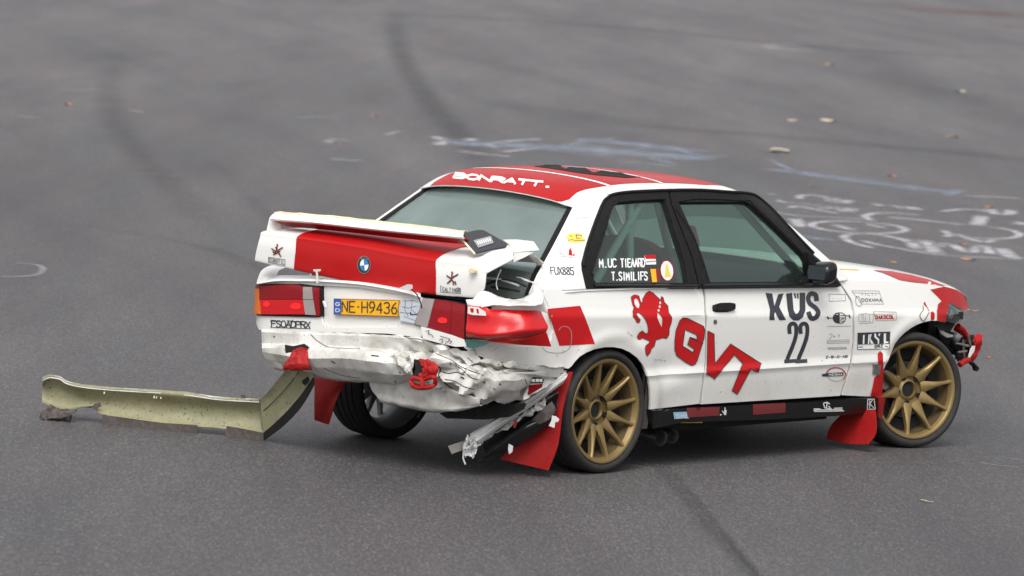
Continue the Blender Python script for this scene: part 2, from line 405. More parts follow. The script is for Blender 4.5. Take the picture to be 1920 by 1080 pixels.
def plate(name, pts, thick, m, parent, label=None, bevel=0.0, nrm=None, holes=(), disp=None):
    """flat (or gently bent) panel from a 3D outline, extruded backwards"""
    X = np.array(pts, float); c = X.mean(0)
    if nrm is None:
        _, _, vt = np.linalg.svd(X - c); n = vt[2]
    else: n = np.array(nrm, float)
    n = n / np.linalg.norm(n)
    if n @ (CAMP - c) < 0: n = -n
    bm = bmesh.new(); T = [bm.verts.new(x) for x in X]; B = [bm.verts.new(x - n * thick) for x in X]
    k = len(T); ar = sum((np.cross(X[i] - c, X[(i + 1) % k] - c) for i in range(k)), np.zeros(3))
    if ar @ n < 0: T = T[::-1]; B = B[::-1]
    f = bm.faces.new(T); g = bm.faces.new(B[::-1])
    for i in range(k): bm.faces.new([T[(i + 1) % k], T[i], B[i], B[(i + 1) % k]])
    bmesh.ops.triangulate(bm, faces=[f, g])
    if bevel:
        bmesh.ops.bevel(bm, geom=[e for e in bm.edges if e.calc_face_angle(0) > .5], offset=bevel, segments=2, affect='EDGES')
    return link(name, bm, m, parent, label, True, 30)
def tube(name, pts, r, m, parent, seg=10, label=None, cap=True, bm=None):
    own = bm is None
    if own: bm = bmesh.new()
    pts = [Vector(p) for p in pts]; prev = None; n0 = None
    for i, p in enumerate(pts):
        d = (pts[min(i + 1, len(pts) - 1)] - pts[max(i - 1, 0)]).normalized()
        if n0 is None: n0 = d.orthogonal().normalized()
        n0 = (n0 - d * n0.dot(d)).normalized(); b0 = d.cross(n0); rr = r[i] if isinstance(r, (list, tuple)) else r
        ring = [bm.verts.new(p + (n0 * math.cos(a) + b0 * math.sin(a)) * rr) for a in [2 * math.pi * k / seg for k in range(seg)]]
        if prev:
            for k in range(seg): bm.faces.new([prev[k], prev[(k + 1) % seg], ring[(k + 1) % seg], ring[k]])
        elif cap: bm.faces.new(ring[::-1])
        prev = ring
    if cap: bm.faces.new(prev)
    if own: return link(name, bm, m, parent, label)
def lathe(prof, seg=64, bm=None, ax=None):
    """prof: (axial, radius) about the local Y axis; axial + = outboard (-Y)"""
    if bm is None: bm = bmesh.new()
    rings = []
    for a, r in prof: rings.append([bm.verts.new((r * math.cos(t), -a, r * math.sin(t))) for t in [2 * math.pi * k / seg for k in range(seg)]])
    for i in range(len(rings) - 1):
        for k in range(seg): bm.faces.new([rings[i][k], rings[i][(k + 1) % seg], rings[i + 1][(k + 1) % seg], rings[i + 1][k]])
    return bm
def curvepx(pts, k=6, closed=False):
    A = [np.array(p, float) for p in pts]; n = len(A); o = []
    rng = range(n) if closed else range(n - 1)
    for i in rng:
        if closed: a, b, c, d = A[i - 1], A[i], A[(i + 1) % n], A[(i + 2) % n]
        else: a, b, c, d = A[max(i - 1, 0)], A[i], A[i + 1], A[min(i + 2, n - 1)]
        for t in np.arange(k) / k: o.append(.5 * ((2 * b) + (c - a) * t + (2 * a - 5 * b + 4 * c - d) * t ** 2 + (-a + 3 * b - 3 * c + d) * t ** 3))
    if not closed: o.append(A[-1])
    return o
def ellipse(cx, cy, a, b, rot=0, n=28, t0=0, t1=360):
    o = []
    k = n if abs(t1 - t0) >= 360 else n + 1
    for i in range(k):
        t = R_(t0 + (t1 - t0) * i / n); x, y = a * math.cos(t), b * math.sin(t); c, s = math.cos(R_(rot)), math.sin(R_(rot)); o.append((cx + x * c - y * s, cy + x * s + y * c))
    return o
def zoomed(ox, oy, k): return lambda *pts: [(ox + x / k, oy + y / k) for x, y in pts]
Z1 = zoomed(1000, 340, 4.153); Z2 = zoomed(1000, 540, 3.0); Z3 = zoomed(1180, 340, 3.6); Z4 = zoomed(1400, 460, 4.174)
Z5 = zoomed(1500, 600, 4.153); Z6 = zoomed(760, 290, 2.667); Z7 = zoomed(1140, 520, 3.375)
A1 = zoomed(440, 360, 3.858); A2 = zoomed(740, 380, 3.858); A3 = zoomed(460, 600, 3.857); A4 = zoomed(740, 600, 3.6); A5 = zoomed(60, 660, 3.429); ZN = zoomed(1680, 490, 4.695); ZF = zoomed(1560, 520, 6.35); ZC = zoomed(960, 360, 5.4)

def sm(x, a, b):
    t = np.clip((np.asarray(x, float) - a) / (b - a), 0, 1); return t * t * (3 - 2 * t)
def crumple(amp, fr=9.0, mask=None, seed=0.0):
    def d(X, N):
        o = X.copy()
        mk = mask(X) if mask is not None else np.ones(len(X))
        for i, (x, n) in enumerate(zip(X, N)):
            if mk[i] <= 0: continue
            p = Vector(x) * fr + Vector((seed, seed * .7, -seed))
            v = (abs(noise.noise(p)) * -1.6 + .35) + .5 * (abs(noise.noise(p * 2.3)) * -1.6 + .35) + .25 * noise.noise(p * 5.1)
            v2 = noise.noise(p * 1.1 + Vector((9, 3, 5)))
            o[i] = x + n * amp * mk[i] * v + np.array([0, 0, 1]) * amp * .5 * mk[i] * v2
        return o
    return d

def folds(X, amp, mk, seed=0):
    """creased, folded sheet: triangular folds in warped directions"""
    out = np.zeros(len(X))
    for i, x in enumerate(X):
        if mk[i] <= 0.001: continue
        p = Vector((x[0] * .6, x[1], x[2])); w = noise.noise(p * 4 + Vector((seed, 0, 0))) ; w2 = noise.noise(p * 3 + Vector((0, seed + 5, 0)))
        t = 0
        for (dx, dy, dz, f, a) in ((.4, -.5, 1.0, 5.0, 1.0), (.5, -1.0, -.35, 3.6, .8), (.1, .55, 1.0, 9.5, .36), (-.3, 1.0, .3, 8.0, .30)):
            v = (p.x * dx + p.y * dy + p.z * dz) * f + w * 1.5 * a + w2 * 1.2; v = v - math.floor(v); tri = abs(v * 2 - 1); t += a * (tri ** 1.5 - .45) * (.55 + .9 * abs(noise.noise(p * 5 + Vector((f, seed, 2)))) * 1.6)
        out[i] = t * amp * mk[i]
    return out

# ================================================================== GROUND
def rp_range(n, l, src, a, b, v0, v1):
    t = n.new('ShaderNodeMapRange'); t.inputs['From Min'].default_value = a; t.inputs['From Max'].default_value = b; t.inputs['To Min'].default_value = v0; t.inputs['To Max'].default_value = v1
    l.new(src, t.inputs['Value']); return t.outputs[0]
def ground_mat():
    m = bpy.data.materials.new('asphalt'); m.use_nodes = True; n = m.node_tree.nodes; l = m.node_tree.links; b = n['Principled BSDF']
    tc = n.new('ShaderNodeTexCoord')
    mp = n.new('ShaderNodeMapping'); l.new(tc.outputs['Object'], mp.inputs['Vector'])
    def nz(sc, det=5, r=.6, vec=None):
        t = n.new('ShaderNodeTexNoise'); t.inputs['Scale'].default_value = sc; t.inputs['Detail'].default_value = det; t.inputs['Roughness'].default_value = r
        l.new(vec or mp.outputs[0], t.inputs['Vector']); return t.outputs['Fac']
    def rp(src, cols):
        t = n.new('ShaderNodeValToRGB'); e = t.color_ramp.elements
        e[0].position, e[0].color = cols[0][0], (*cols[0][1], 1); e[1].position, e[1].color = cols[-1][0], (*cols[-1][1], 1)
        for p_, c_ in cols[1:-1]: q = e.new(p_); q.color = (*c_, 1)
        l.new(src, t.inputs[0]); return t.outputs[0]
    # broad worn patches and polished streaks lying along the direction of travel
    def mpp(rot, sx, sy):
        s0 = n.new('ShaderNodeMapping'); s0.inputs['Rotation'].default_value = (0, 0, R_(rot)); l.new(tc.outputs['Object'], s0.inputs['Vector'])
        st = n.new('ShaderNodeMapping'); st.inputs['Scale'].default_value = (sx, sy, 1); l.new(s0.outputs[0], st.inputs['Vector']); return st.outputs[0]
    base = rp(nz(1.0, 7, .62, mpp(-44, .07, .55)), [(0.30, (0.060, 0.0565, 0.0585)), (0.5, (0.077, 0.0725, 0.0745)), (0.70, (0.101, 0.094, 0.094))])
    fine = rp(nz(1.0, 4, .75, mpp(-41, 18, 85)), [(0.30, (0.55, 0.55, 0.57)), (0.5, (1, 1, 1)), (0.66, (1.6, 1.58, 1.56)), (.76, (3.0, 2.9, 2.8))])
    vor = n.new('ShaderNodeTexVoronoi'); vor.inputs['Scale'].default_value = 1.0; l.new(mpp(-41, 22, 100), vor.inputs['Vector'])
    stone = rp(vor.outputs['Color'], [(0.2, (0.7, 0.7, 0.71)), (0.6, (1.0, 1.0, 1.0)), (0.93, (1.8, 1.72, 1.65))])
    def mulc(a, c, f=1.0):
        t = n.new('ShaderNodeMix'); t.data_type = 'RGBA'; t.blend_type = 'MULTIPLY'; t.inputs['Factor'].default_value = f; l.new(a, t.inputs['A']); l.new(c, t.inputs['B']); return t.outputs['Result']
    cmb = mulc(mulc(base, fine, .65), stone, .62)
    mid = rp(nz(1.0, 6, .7, mpp(-36, .22, 2.0)), [(0.32, (0.88, 0.88, 0.90)), (0.5, (1, 1, 1)), (0.72, (1.11, 1.09, 1.07))])
    strk = rp(nz(1.0, 3, .5, mpp(-55, .03, .8)), [(0.34, (0.86, 0.87, 0.89)), (0.5, (1, 1, 1)), (0.8, (1.07, 1.05, 1.04))])
    tint = rp(nz(1.0, 3, .6, mpp(-41, .2, 1.8)), [(0.35, (0.97, 1.01, 1.02)), (0.5, (1, 1, 1)), (0.7, (1.05, 0.98, 1.02))])
    cmb = mulc(mulc(mulc(cmb, mid, 1.0), strk, 1.0), tint, 1.0)
    sp_ = n.new('ShaderNodeSeparateXYZ'); l.new(tc.outputs['Object'], sp_.inputs[0])   # colour painted paler with distance, standing in for sheen at grazing view
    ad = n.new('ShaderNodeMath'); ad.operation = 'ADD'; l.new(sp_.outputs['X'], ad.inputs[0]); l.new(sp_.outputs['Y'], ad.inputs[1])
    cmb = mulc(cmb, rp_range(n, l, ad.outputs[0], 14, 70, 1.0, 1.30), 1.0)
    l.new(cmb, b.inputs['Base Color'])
    b.inputs['Roughness'].default_value = 0.66; b.inputs['Specular IOR Level'].default_value = 0.5
    bp_ = n.new('ShaderNodeBump'); bp_.inputs['Strength'].default_value = 0.6; bp_.inputs['Distance'].default_value = 0.004
    l.new(nz(140, 3, .6), bp_.inputs['Height']); l.new(bp_.outputs[0], b.inputs['Normal'])
    return m
bm = bmesh.new(); bmesh.ops.create_grid(bm, x_segments=40, y_segments=40, size=400)
bmesh.ops.translate(bm, verts=bm.verts, vec=(20, 20, 0))
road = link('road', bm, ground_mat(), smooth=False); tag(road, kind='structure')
GR = Surf(lambda u, v: np.stack([u, v, np.zeros_like(u)], -1), -6, 70, -6, 60, 4, 4)
def gto(pts): return np.array([P(p[0], p[1], z=0)[:2] for p in pts])
GR.to = gto; GR.nrm = lambda u, v, e=0: np.tile(np.array([0, 0, 1.0]), (len(u), 1))

def softmat(name, col, op, sc=14, lo=.35, hi=.7, fade=True):
    """thin deposit on the asphalt (chalk, rubber) with worn, broken cover; 'fade' attribute thins it to its edges"""
    m = bpy.data.materials.new(name); m.use_nodes = True; n = m.node_tree.nodes; l = m.node_tree.links; b = n['Principled BSDF']
    b.inputs['Base Color'].default_value = (*col, 1); b.inputs['Roughness'].default_value = .85
    tc = n.new('ShaderNodeTexCoord'); t = n.new('ShaderNodeTexNoise'); t.inputs['Scale'].default_value = sc; t.inputs['Detail'].default_value = 6; t.inputs['Roughness'].default_value = .7
    l.new(tc.outputs['Object'], t.inputs['Vector'])
    mr = n.new('ShaderNodeMapRange'); mr.inputs['From Min'].default_value = lo; mr.inputs['From Max'].default_value = hi; mr.inputs['To Max'].default_value = op; l.new(t.outputs['Fac'], mr.inputs['Value'])
    at = n.new('ShaderNodeAttribute'); at.attribute_name = 'fade'
    mu = n.new('ShaderNodeMath'); mu.operation = 'MULTIPLY'; l.new(mr.outputs[0], mu.inputs[0]); l.new(at.outputs['Fac'], mu.inputs[1])
    l.new(mu.outputs[0], b.inputs['Alpha']); return m
CHALK = softmat('white_chalk', (0.54, 0.53, 0.56), .78, 6, .18, .62)
CHALKB = softmat('blue_chalk', (0.34, 0.41, 0.52), .60, 5, .36, .62)
RUBBER = softmat('tyre_rubber_mark', (0.034, 0.034, 0.038), .34, 2.0, .1, .75)
def groundmark(name, lines, m, label=None, z=0.004, ends=.35, cols=((-1, 0), (-.6, .7), (-.3, 1), (.3, 1), (.6, .7), (1, 0)), endlen=1.0):
    """lines: (pixel polyline, half width in metres); cover thins out to the edges and ends"""
    bm = bmesh.new(); fl = bm.verts.layers.float.new('fade')
    for pts, hw in lines:
        q = gto(curvepx(pts, 6)); n_ = len(q); rows = []
        for i in range(n_):
            d = q[min(i + 1, n_ - 1)] - q[max(i - 1, 0)]; d = d / (np.linalg.norm(d) + 1e-9); nn = np.array([-d[1], d[0]])
            end = 1.0 if np.allclose(q[0], q[-1]) else min(1.0, min(i, n_ - 1 - i) / endlen + ends)
            row = []
            for k, f in cols:
                v = bm.verts.new((*(q[i] + nn * hw * k), z)); v[fl] = f * end; row.append(v)
            rows.append(row)
        for i in range(n_ - 1):
            for k in range(len(cols) - 1): bm.faces.new([rows[i][k], rows[i + 1][k], rows[i + 1][k + 1], rows[i][k + 1]])
    for f in bm.faces:
        if f.normal.z < 0: f.normal_flip()
    return link(name, bm, m, road, label, smooth=False)

# ================================================================== CAR: body surfaces (x forward, y left, z up; origin on the ground under the rear axle)
car = empty('rally_car')
tag(car, 'crashed white and red rally car with smashed rear and gold wheels on the track', 'car')

CT = np.array([(-.955, 0), (-.953, -.2), (-.948, -.42), (-.935, -.60), (-.912, -.705), (-.862, -.768), (-.755, -.795), (-.55, -.808), (-.2, -.818), (.3, -.822), (1.0, -.822), (1.7, -.820),
               (2.3, -.818), (2.7, -.808), (2.93, -.782), (3.08, -.742), (3.19, -.685), (3.28, -.595), (3.345, -.47), (3.39, -.3), (3.40, 0)])
_c = np.array(curvepx(CT, 20)); _d = np.r_[0, np.cumsum(np.hypot(*np.diff(_c, axis=0).T))]
CS = np.linspace(0, _d[-1], 700); CXY = np.stack([np.interp(CS, _d, _c[:, 0]), np.interp(CS, _d, _c[:, 1])], -1)
for _ in range(6): CXY[1:-1] = (CXY[:-2] + CXY[1:-1] * 2 + CXY[2:]) / 4
CN = np.gradient(CXY, axis=0); CN = np.stack([CN[:, 1], -CN[:, 0]], -1); CN /= np.linalg.norm(CN, axis=1)[:, None]
SMAX = CS[-1]
def prof(x, z):
    """inward offset of the skin against height"""
    zc = .790 - .029 * x
    o = .030 * (1 - sm(z, .15, .30)) + .012 * (1 - sm(z, .28, .455))
    o = o - .010 * (sm(z, .455, .474) - sm(z, .476, .50)) + .004 * sm(z, .478, .52) * (1 - sm(z, .52, .68))
    o = o + .010 * sm(z, zc - .010, zc + .014) + np.maximum(0, z - zc) * .36 + .35 * np.maximum(0, z - (zc + .10)) ** 2
    return o
def fL(s, z):
    a = np.abs(s); sg = np.sign(s); sg = np.where(sg == 0, 1, sg)
    x = np.interp(a, CS, CXY[:, 0]); y = np.interp(a, CS, CXY[:, 1]); nx = np.interp(a, CS, CN[:, 0]); ny = np.interp(a, CS, CN[:, 1])
    side = sm(x, -.86, -.6); o = prof(x, z) * (0.25 + .75 * side)
    # dents: behind the rear wheel arch and above it
    dn = .016 * np.exp(-((x - .42) / .13) ** 2 - ((z - .50) / .07) ** 2) - .006 * np.exp(-((x - .50) / .10) ** 2 - ((z - .42) / .05) ** 2)
    dn = dn + .007 * np.exp(-((x - .62) / .10) ** 2 - ((z - .73) / .035) ** 2) + .006 * np.exp(-((x - .20) / .10) ** 2 - ((z - .66) / .03) ** 2)
    # rear wheel-arch lip flare
    r = np.hypot(x - .01, z - .31); dn = dn - .010 * np.exp(-((r - .37) / .035) ** 2) * (z > .3)
    r2 = np.hypot(x - 2.57, z - .31); dn = dn - .010 * np.exp(-((r2 - .37) / .035) ** 2) * (z > .3)
    o = o + np.where(s > 0, dn, 0)
    return np.stack([x - nx * o * 1.0, (y - ny * o) * sg, z + 0 * x], -1)
# CN points inward or outward? make it outward
if CN[350] @ np.array([0, -1]) < 0: CN = -CN
L = Surf(fL, -1.2, SMAX, .15, 1.0, 420, 60)
_n = L.nrm(np.array([2.0]), np.array([.6]))[0]
if _n[1] > 0: L.sg = -1; L.__init__(fL, -1.2, SMAX, .15, 1.0, 420, 60)
def s_of_x(x): k = 250; return float(np.interp(x, CXY[30:-30, 0], CS[30:-30]))

XE = lambda z: .028 - 1.377 * (1.30 - z) + .30 * np.maximum(0, .97 - z)
XF = lambda z: 1.42 + 1.36 * (1.345 - z)
def fG(x, z):
    b = .765 - .40 * (z - .905) - .25 * np.maximum(0, z - .905) ** 2 + .012
    q = np.clip((XE(z) + .24 - x) / .24, 0, 1.6); b = b - .085 * q ** 2
    q = np.clip((x - XF(z) + .20) / .20, 0, 1.6); b = b - .05 * q ** 2
    b = b + .010 * np.sin(np.clip((x + .1) / 1.6, 0, 1) * math.pi)
    return np.stack([x, -b, z + 0 * x], -1)
G = Surf(fG, -.62, 2.2, .80, 1.42, 260, 60)
if G.nrm(np.array([.6]), np.array([1.1]))[0][1] > 0: G.sg = -1; G.__init__(fG, -.62, 2.2, .80, 1.42, 260, 60)
def fGm(x, z): o = fG(x, z); o[..., 1] *= -1; return o
GM = Surf(fGm, -.62, 2.2, .80, 1.42, 260, 60)
if GM.nrm(np.array([.6]), np.array([1.1]))[0][1] < 0: GM.sg = -1

ZRX = np.array([(-.10, 1.235), (-.02, 1.288), (.035, 1.313), (.10, 1.338), (.2, 1.365), (.4, 1.385), (.65, 1.389), (.9, 1.384), (1.15, 1.370), (1.3, 1.352), (1.42, 1.318)])
def zr(x): return np.interp(x, *np.array(curvepx(ZRX, 8)).T)
def fR(x, y):
    t = np.clip(np.abs(y) / .585, 0, 1.15)
    yw = -fG(np.asarray(x, float), zr(x) - .018)[..., 1] + .004; y = y / .582 * yw
    return np.stack([x - .045 * (1 - t ** 2) * sm(x, .25, -.05) + .05 * (1 - t ** 2) * sm(x, 1.1, 1.4), y, zr(x) - .018 + .036 * (1 - t ** 2) + .018 * (1 - t ** 8)], -1)
R = Surf(fR, -.08, 1.42, -.6, .6, 160, 80)
if R.nrm(np.array([.6]), np.array([0.]))[0][2] < 0: R.sg = -1; R.__init__(fR, -.08, 1.42, -.6, .6, 160, 80)
HW = lambda z: .495 + (1.30 - z) * .51 - .035
def fW(y, z):   # rear window
    return np.stack([XE(z) + .012 - .055 * (1 - (y / HW(z)) ** 2), y, z + 0 * y], -1)
W = Surf(fW, -.80, .80, .84, 1.38, 160, 80)
if W.nrm(np.array([0.]), np.array([1.1]))[0][0] > 0: W.sg = -1; W.__init__(fW, -.80, .80, .84, 1.38, 160, 80)

# ---------------------------------------------------------------- right side lower panels
ARCH_R = Z2((215, 440), (235, 412), (262, 385), (300, 362), (345, 344), (400, 333), (450, 332), (500, 341), (545, 362), (585, 392), (615, 430), (637, 474), (650, 520), (657, 570), (659, 630), (657, 683))
QP = Z2((78, 8)) + [(1099, 542), (1316, 538.5), (1320, 560), (1322.5, 600), (1321.5, 680), (1311, 757)] + ARCH_R[::-1] + [(1066, 691), (1040, 689), (990, 685), (934, 678), (905, 672), (935, 652), (1030, 648), (1038, 620), (1030, 575), (1018, 550), (1022, 546)]
ql = patch('quarter_panel', L, QP, WHITE, car, h=.018)
DOOR = [(1320, 538.5), (1577, 536.5), (1584, 548), (1594, 564), (1599, 585), (1599, 638), (1594, 680), (1575, 742), (1314.5, 758), (1325, 680), (1326.5, 600), (1324, 560)]
door = patch('door', L, DOOR, WHITE, car, h=.018)
FAR = Z4((1062, 990), (1078, 960), (1098, 920), (1120, 870), (1160, 770), (1197, 722), (1240, 681), (1285, 648), (1330, 622), (1385, 601), (1440, 590), (1510, 590))
FEN = [(1580, 537), (1588, 548), (1598, 564), (1603, 585), (1603, 638), (1598, 680), (1579, 741), (1632, 743.5), (1640, 744)] + FAR + ZN((385, 525), (432, 537), (444, 480), (460, 400), (471, 357), (560, 410), (600, 432), (650, 418))
def uvz(s, z): return (s, z)
FTOP = lambda x: float(np.interp(x, [1.8, 2.2, 2.5, 2.75, 2.92, 3.05, 3.14, 3.22, 3.29], [.902, .890, .874, .853, .832, .806, .779, .747, .708]))
fo = [tuple(p) for p in L.to(resample(FEN, 12, closed=False))]
s0 = s_of_x(1.86)
xs = np.linspace(3.28, 1.86, 28)
fo += [(s_of_x(x), FTOP(x)) for x in xs]
fend = patch('front_fender', L, fo, WHITE, car, h=.018, px=False)

patch('corner_filler', L, [(1008, 546), (1050, 548), (1052, 655), (1040, 672), (905, 670), (885, 664), (868, 652), (872, 636), (940, 640), (1015, 640)], WHITE, car, h=.03, off=-.010, flange=0)
# other side of the car, same outlines mirrored
def mir(name, pxl, m, h=.03): return patch(name, L, L.to(resample(pxl, 14)), m, car, h=h, px=False, mirror=True)
mir('quarter_panel', Z2((78, 8)) + [(1099, 542), (1316, 538.5), (1322.5, 600), (1321.5, 680), (1311, 757)] + ARCH_R[::-1] + [(1066, 691)] + [(1022, 560)], WHITE)
mir('door', DOOR, WHITE)
patch('front_fender', L, fo, WHITE, car, h=.03, px=False, mirror=True)

# ---------------------------------------------------------------- greenhouse: pillars and roof rail, window trim, glass
TRIM = Z1((410, 840), (375, 690), (372, 640), (380, 600), (440, 420), (520, 210), (535, 170), (560, 140), (595, 118), (640, 105), (720, 93), (820, 85), (1040, 78), (1412, 75)) + \
    Z3((660, 79), (740, 82), (800, 89), (860, 110), (905, 145), (960, 200), (1100, 350), (1230, 490), (1280, 530), (1335, 585), (1390, 640), (1430, 705)) + [(1527, 537), (1310, 540), (1180, 540)]
CPX = [(1000, 545), (1003, 532), (1020, 495), (1042, 450), (1060, 408), (1071, 383)]
def xz(x, z): return (x, z)
side_out = [tuple(p) for p in G.to(resample(TRIM, 10))]
ux = []
for z in np.linspace(.895, 1.30, 16): ux.append((XE(z) - .0, z))
rf = [(x, float(zr(x)) - .014) for x in np.linspace(.045, 1.34, 30)]
for z in np.linspace(1.33, .90, 20): rf.append((XF(z) + .015, z))
body_out = ux + rf + [(1.70, .90)] + [(-.2, .905)]
def side_frame(sf, prefix):
    return patch('window_pillars', sf, body_out, WCLEAN if sf is G else WCLEAN, car, holes=[side_out], h=.02, px=False, flange=.02)
side_frame(G, ''); side_frame(GM, '')
QG = Z1((460, 720), (456, 690), (463, 660), (560, 370), (600, 235), (618, 200), (640, 180), (675, 168), (860, 152), (1008, 147), (1022, 168), (1100, 420), (1165, 620), (1197, 785), (1190, 792), (483, 792), (468, 765))
DG = Z3((330, 142), (770, 140), (800, 146), (830, 168), (1000, 330), (1170, 500), (1190, 535), (1198, 600), (1200, 678), (540, 682), (500, 560), (430, 360))
qt = [tuple(p) for p in TRIM[:13]] + [(1251.5, 359), (1257, 385), (1275, 430), (1295, 482), (1308.5, 539.5), (1180, 540)]
dt = [(1254.5, 359.2)] + [tuple(p) for p in TRIM[13:26]] + [(1527, 537), (1311.8, 539.5), (1298, 482), (1278, 430), (1260, 385)]
for sf in (G, GM):
    tr = lambda pts: [tuple(p) for p in G.to(resample(pts, 10))]
    patch('quarter_window_trim', sf, tr(qt), BLACK, car, holes=[tr(QG)], h=.02, off=.004, px=False, flange=.03)
    patch('door_window_frame', sf, tr(dt), BLACK, car, holes=[tr(DG)], h=.02, off=.004, px=False, flange=.03)
    patch('quarter_window', sf, tr(QG), GSIDE, car, h=.04, off=-.010, px=False, flange=0)
    patch('door_window', sf, tr(DG), GSIDE, car, h=.04, off=-.014, px=False, flange=0)
# raised beads on the trim
def bead(name, pts, sf=G, r=.006, m=BLACK, off=.006, parent=car, k=3):
    q = curvepx(pts, k); return tube(name, [sf.at(a, b, off) for a, b in q], r, m, parent, 8)
bead('rain_gutter', [(1093, 500), (1096, 476), (1110, 432), (1128, 386), (1137, 373), (1154, 364.5), (1200, 359.5), (1300, 357), (1370, 361), (1403, 364), (1420, 371), (1449, 396), (1487, 437), (1524, 476)], r=.008, k=4)
bead('window_seal', Z1((462, 735), (458, 690), (560, 370), (600, 228), (640, 176), (680, 162), (860, 147), (1015, 142), (1030, 170), (1110, 420), (1172, 620), (1203, 795)), r=.004, off=.006)
bead('window_seal', Z3((535, 684), (498, 560), (425, 360), (322, 138), (770, 134), (835, 163), (1178, 498), (1203, 560), (1206, 680)), r=.004, off=.006)
bead('belt_moulding', [(1112, 536.5), (1200, 536.5), (1306, 536.5)], r=.009, off=.008, m=GLOSSB)
bead('belt_moulding', [(1314, 536), (1400, 535), (1520, 534)], r=.009, off=.008, m=GLOSSB)

# ---------------------------------------------------------------- roof
ro = [(x, .582) for x in np.linspace(.012, 1.34, 40)] + [(1.37, y) for y in np.linspace(.55, -.55, 30)] + [(x, -.582) for x in np.linspace(1.34, .012, 40)] + [(.000, y) for y in np.linspace(-.53, .53, 30)]
roof = patch('roof', R, ro, WCLEAN, car, h=.025, px=False, flange=.005)
rr = [(x, .50) for x in np.linspace(.05, 1.3, 20)] + [(x, -.49 + .06 * max(0, (x - 1.1) / .2) + .0) for x in np.linspace(1.3, .12, 26)] + [(.05, -.515), (.010, -.50)] + [(.0015, y) for y in np.linspace(-.48, .48, 20)]
def dpar(name, sf, outer, m, holes=(), h=.03, off=.0016, parent=car):
    VV, F, _ = mesh2d(outer, holes, h); X = sf.f(VV[:, 0], VV[:, 1]); N = sf.nrm(VV[:, 0], VV[:, 1]); return build(name, VV, F, X, N, m, parent, 0, off)
dpar('roof_red_stripe', R, rr, RED)
# raised roof ribs painted white, and the open roof vent
for a, b in (((1160, 348), (960, 313)), ((1255, 343), (1050, 311))):
    q0, q1 = R.to([a, b])
rib1 = [(.31, -.50), (.335, -.50), (.335, .46), (.31, .46)]; dpar('roof_white_line', R, rib1, WHITEV, off=.003)
rib2 = [(.725, -.50), (.75, -.50), (.75, .46), (.725, .46)]; dpar('roof_white_line', R, rib2, WHITEV, off=.003)

# rear window
RWG = [(W_y, W_z) for W_y, W_z in []]
ZT = lambda y: 1.292 + .046 * (1 - (y / .47) ** 2)
gl = [(-HW(z), z) for z in np.linspace(.86, 1.268, 16)] + [(-HW(1.285), 1.285), (-.445, 1.296)] + [(y, float(ZT(y))) for y in np.linspace(-.40, .40, 14)] + [(.445, 1.296), (HW(1.285), 1.285)] + [(HW(z), z) for z in np.linspace(1.268, .86, 16)]
ow = [(-HW(z) - .036, z) for z in np.linspace(.86, 1.268, 16)] + [(-HW(1.285) - .034, 1.292), (-.47, 1.312)] + [(y, float(ZT(y)) + .022) for y in np.linspace(-.42, .42, 14)] + [(.47, 1.312), (HW(1.285) + .034, 1.292)] + [(HW(z) + .036, z) for z in np.linspace(1.268, .86, 16)]
patch('rear_window', W, gl, GREAR, car, h=.04, px=False, flange=0, off=-.004)
patch('rear_window_seal', W, ow, BLACK, car, holes=[[(y * .999, z - .0005 if z > .87 else z + .002) for y, z in gl]], h=.03, px=False, flange=.02, off=.003)

# windscreen (seen only through the cabin) and scuttle
ws = [[(XF(z) + .02 - .0, y * (.50 + (1.33 - z) * .35), z) for y in np.linspace(-1, 1, 9)] for z in np.linspace(1.33, .93, 5)]
ws = [[(x + .07 * (1 - (y / .6) ** 2), y, z) for x, y, z in r] for r in ws]
loft('windscreen', ws, GSIDE, car, 2, 2, thick=0)

# ---------------------------------------------------------------- bonnet, with the fender tops
def ymx(x):
    s = s_of_x(x); return abs(float(fL(np.array([s]), np.array([FTOP(x)]))[0][1]))
bx = [1.84, 1.95, 2.1, 2.3, 2.5, 2.7, 2.85, 3.0, 3.08, 3.16, 3.23, 3.28]
TT = (-1, -.985, -.955, -.90, -.82, -.70, -.5, -.25, 0, .25, .5, .70, .82, .90, .955, .985, 1)
rows = []
for x in bx:
    ym = ymx(x); ze = FTOP(x); h_ = .070 - .020 * float(sm(x, 2.2, 3.2))
    rows.append([(x + .11 * float(sm(x, 2.4, 3.25)) * (1 - t * t), t * ym, ze + h_ * (1 - abs(t) ** 5) * (.80 + .20 * (1 - t * t))) for t in TT])
last = rows[-1]
rows.append([(x + .012, y * .99, z - .012) for x, y, z in last]); rows.append([(x + .008, y * .985, z - .045) for x, y, z in last])
bon = loft('bonnet', rows, WCLEAN, car, 4, 4, thick=.006, sharp=60, ndir=(0, 0, 1))
def gridsurf(rows, ku=6, kv=6):
    A = [np.array(curvepx(r, ku)) for r in rows]; A = np.array(A); B = np.array([curvepx(A[:, j], kv) for j in range(A.shape[1])]); B = np.swapaxes(B, 0, 1)
    def f(u, v):
        a, b = B.shape[:2]; u = np.asarray(u, float); v = np.clip(v, 0, 1) * (a - 1); u = np.clip(u, 0, 1) * (b - 1); i = np.minimum(v.astype(int), a - 2); j = np.minimum(u.astype(int), b - 2); g = (v - i)[:, None]; h = (u - j)[:, None]
        return B[i, j] * (1 - g) * (1 - h) + B[i + 1, j] * g * (1 - h) + B[i, j + 1] * (1 - g) * h + B[i + 1, j + 1] * g * h
    S_ = Surf(f, .002, .998, .002, .998, 160, 80)
    if S_.nrm(np.array([.5]), np.array([.5]))[0][2] < 0: S_.sg = -getattr(S_, 'sg', 1); S_.__init__(f, .002, .998, .002, .998, 160, 80)
    return S_
BON = gridsurf(rows[:-1], 4, 4)

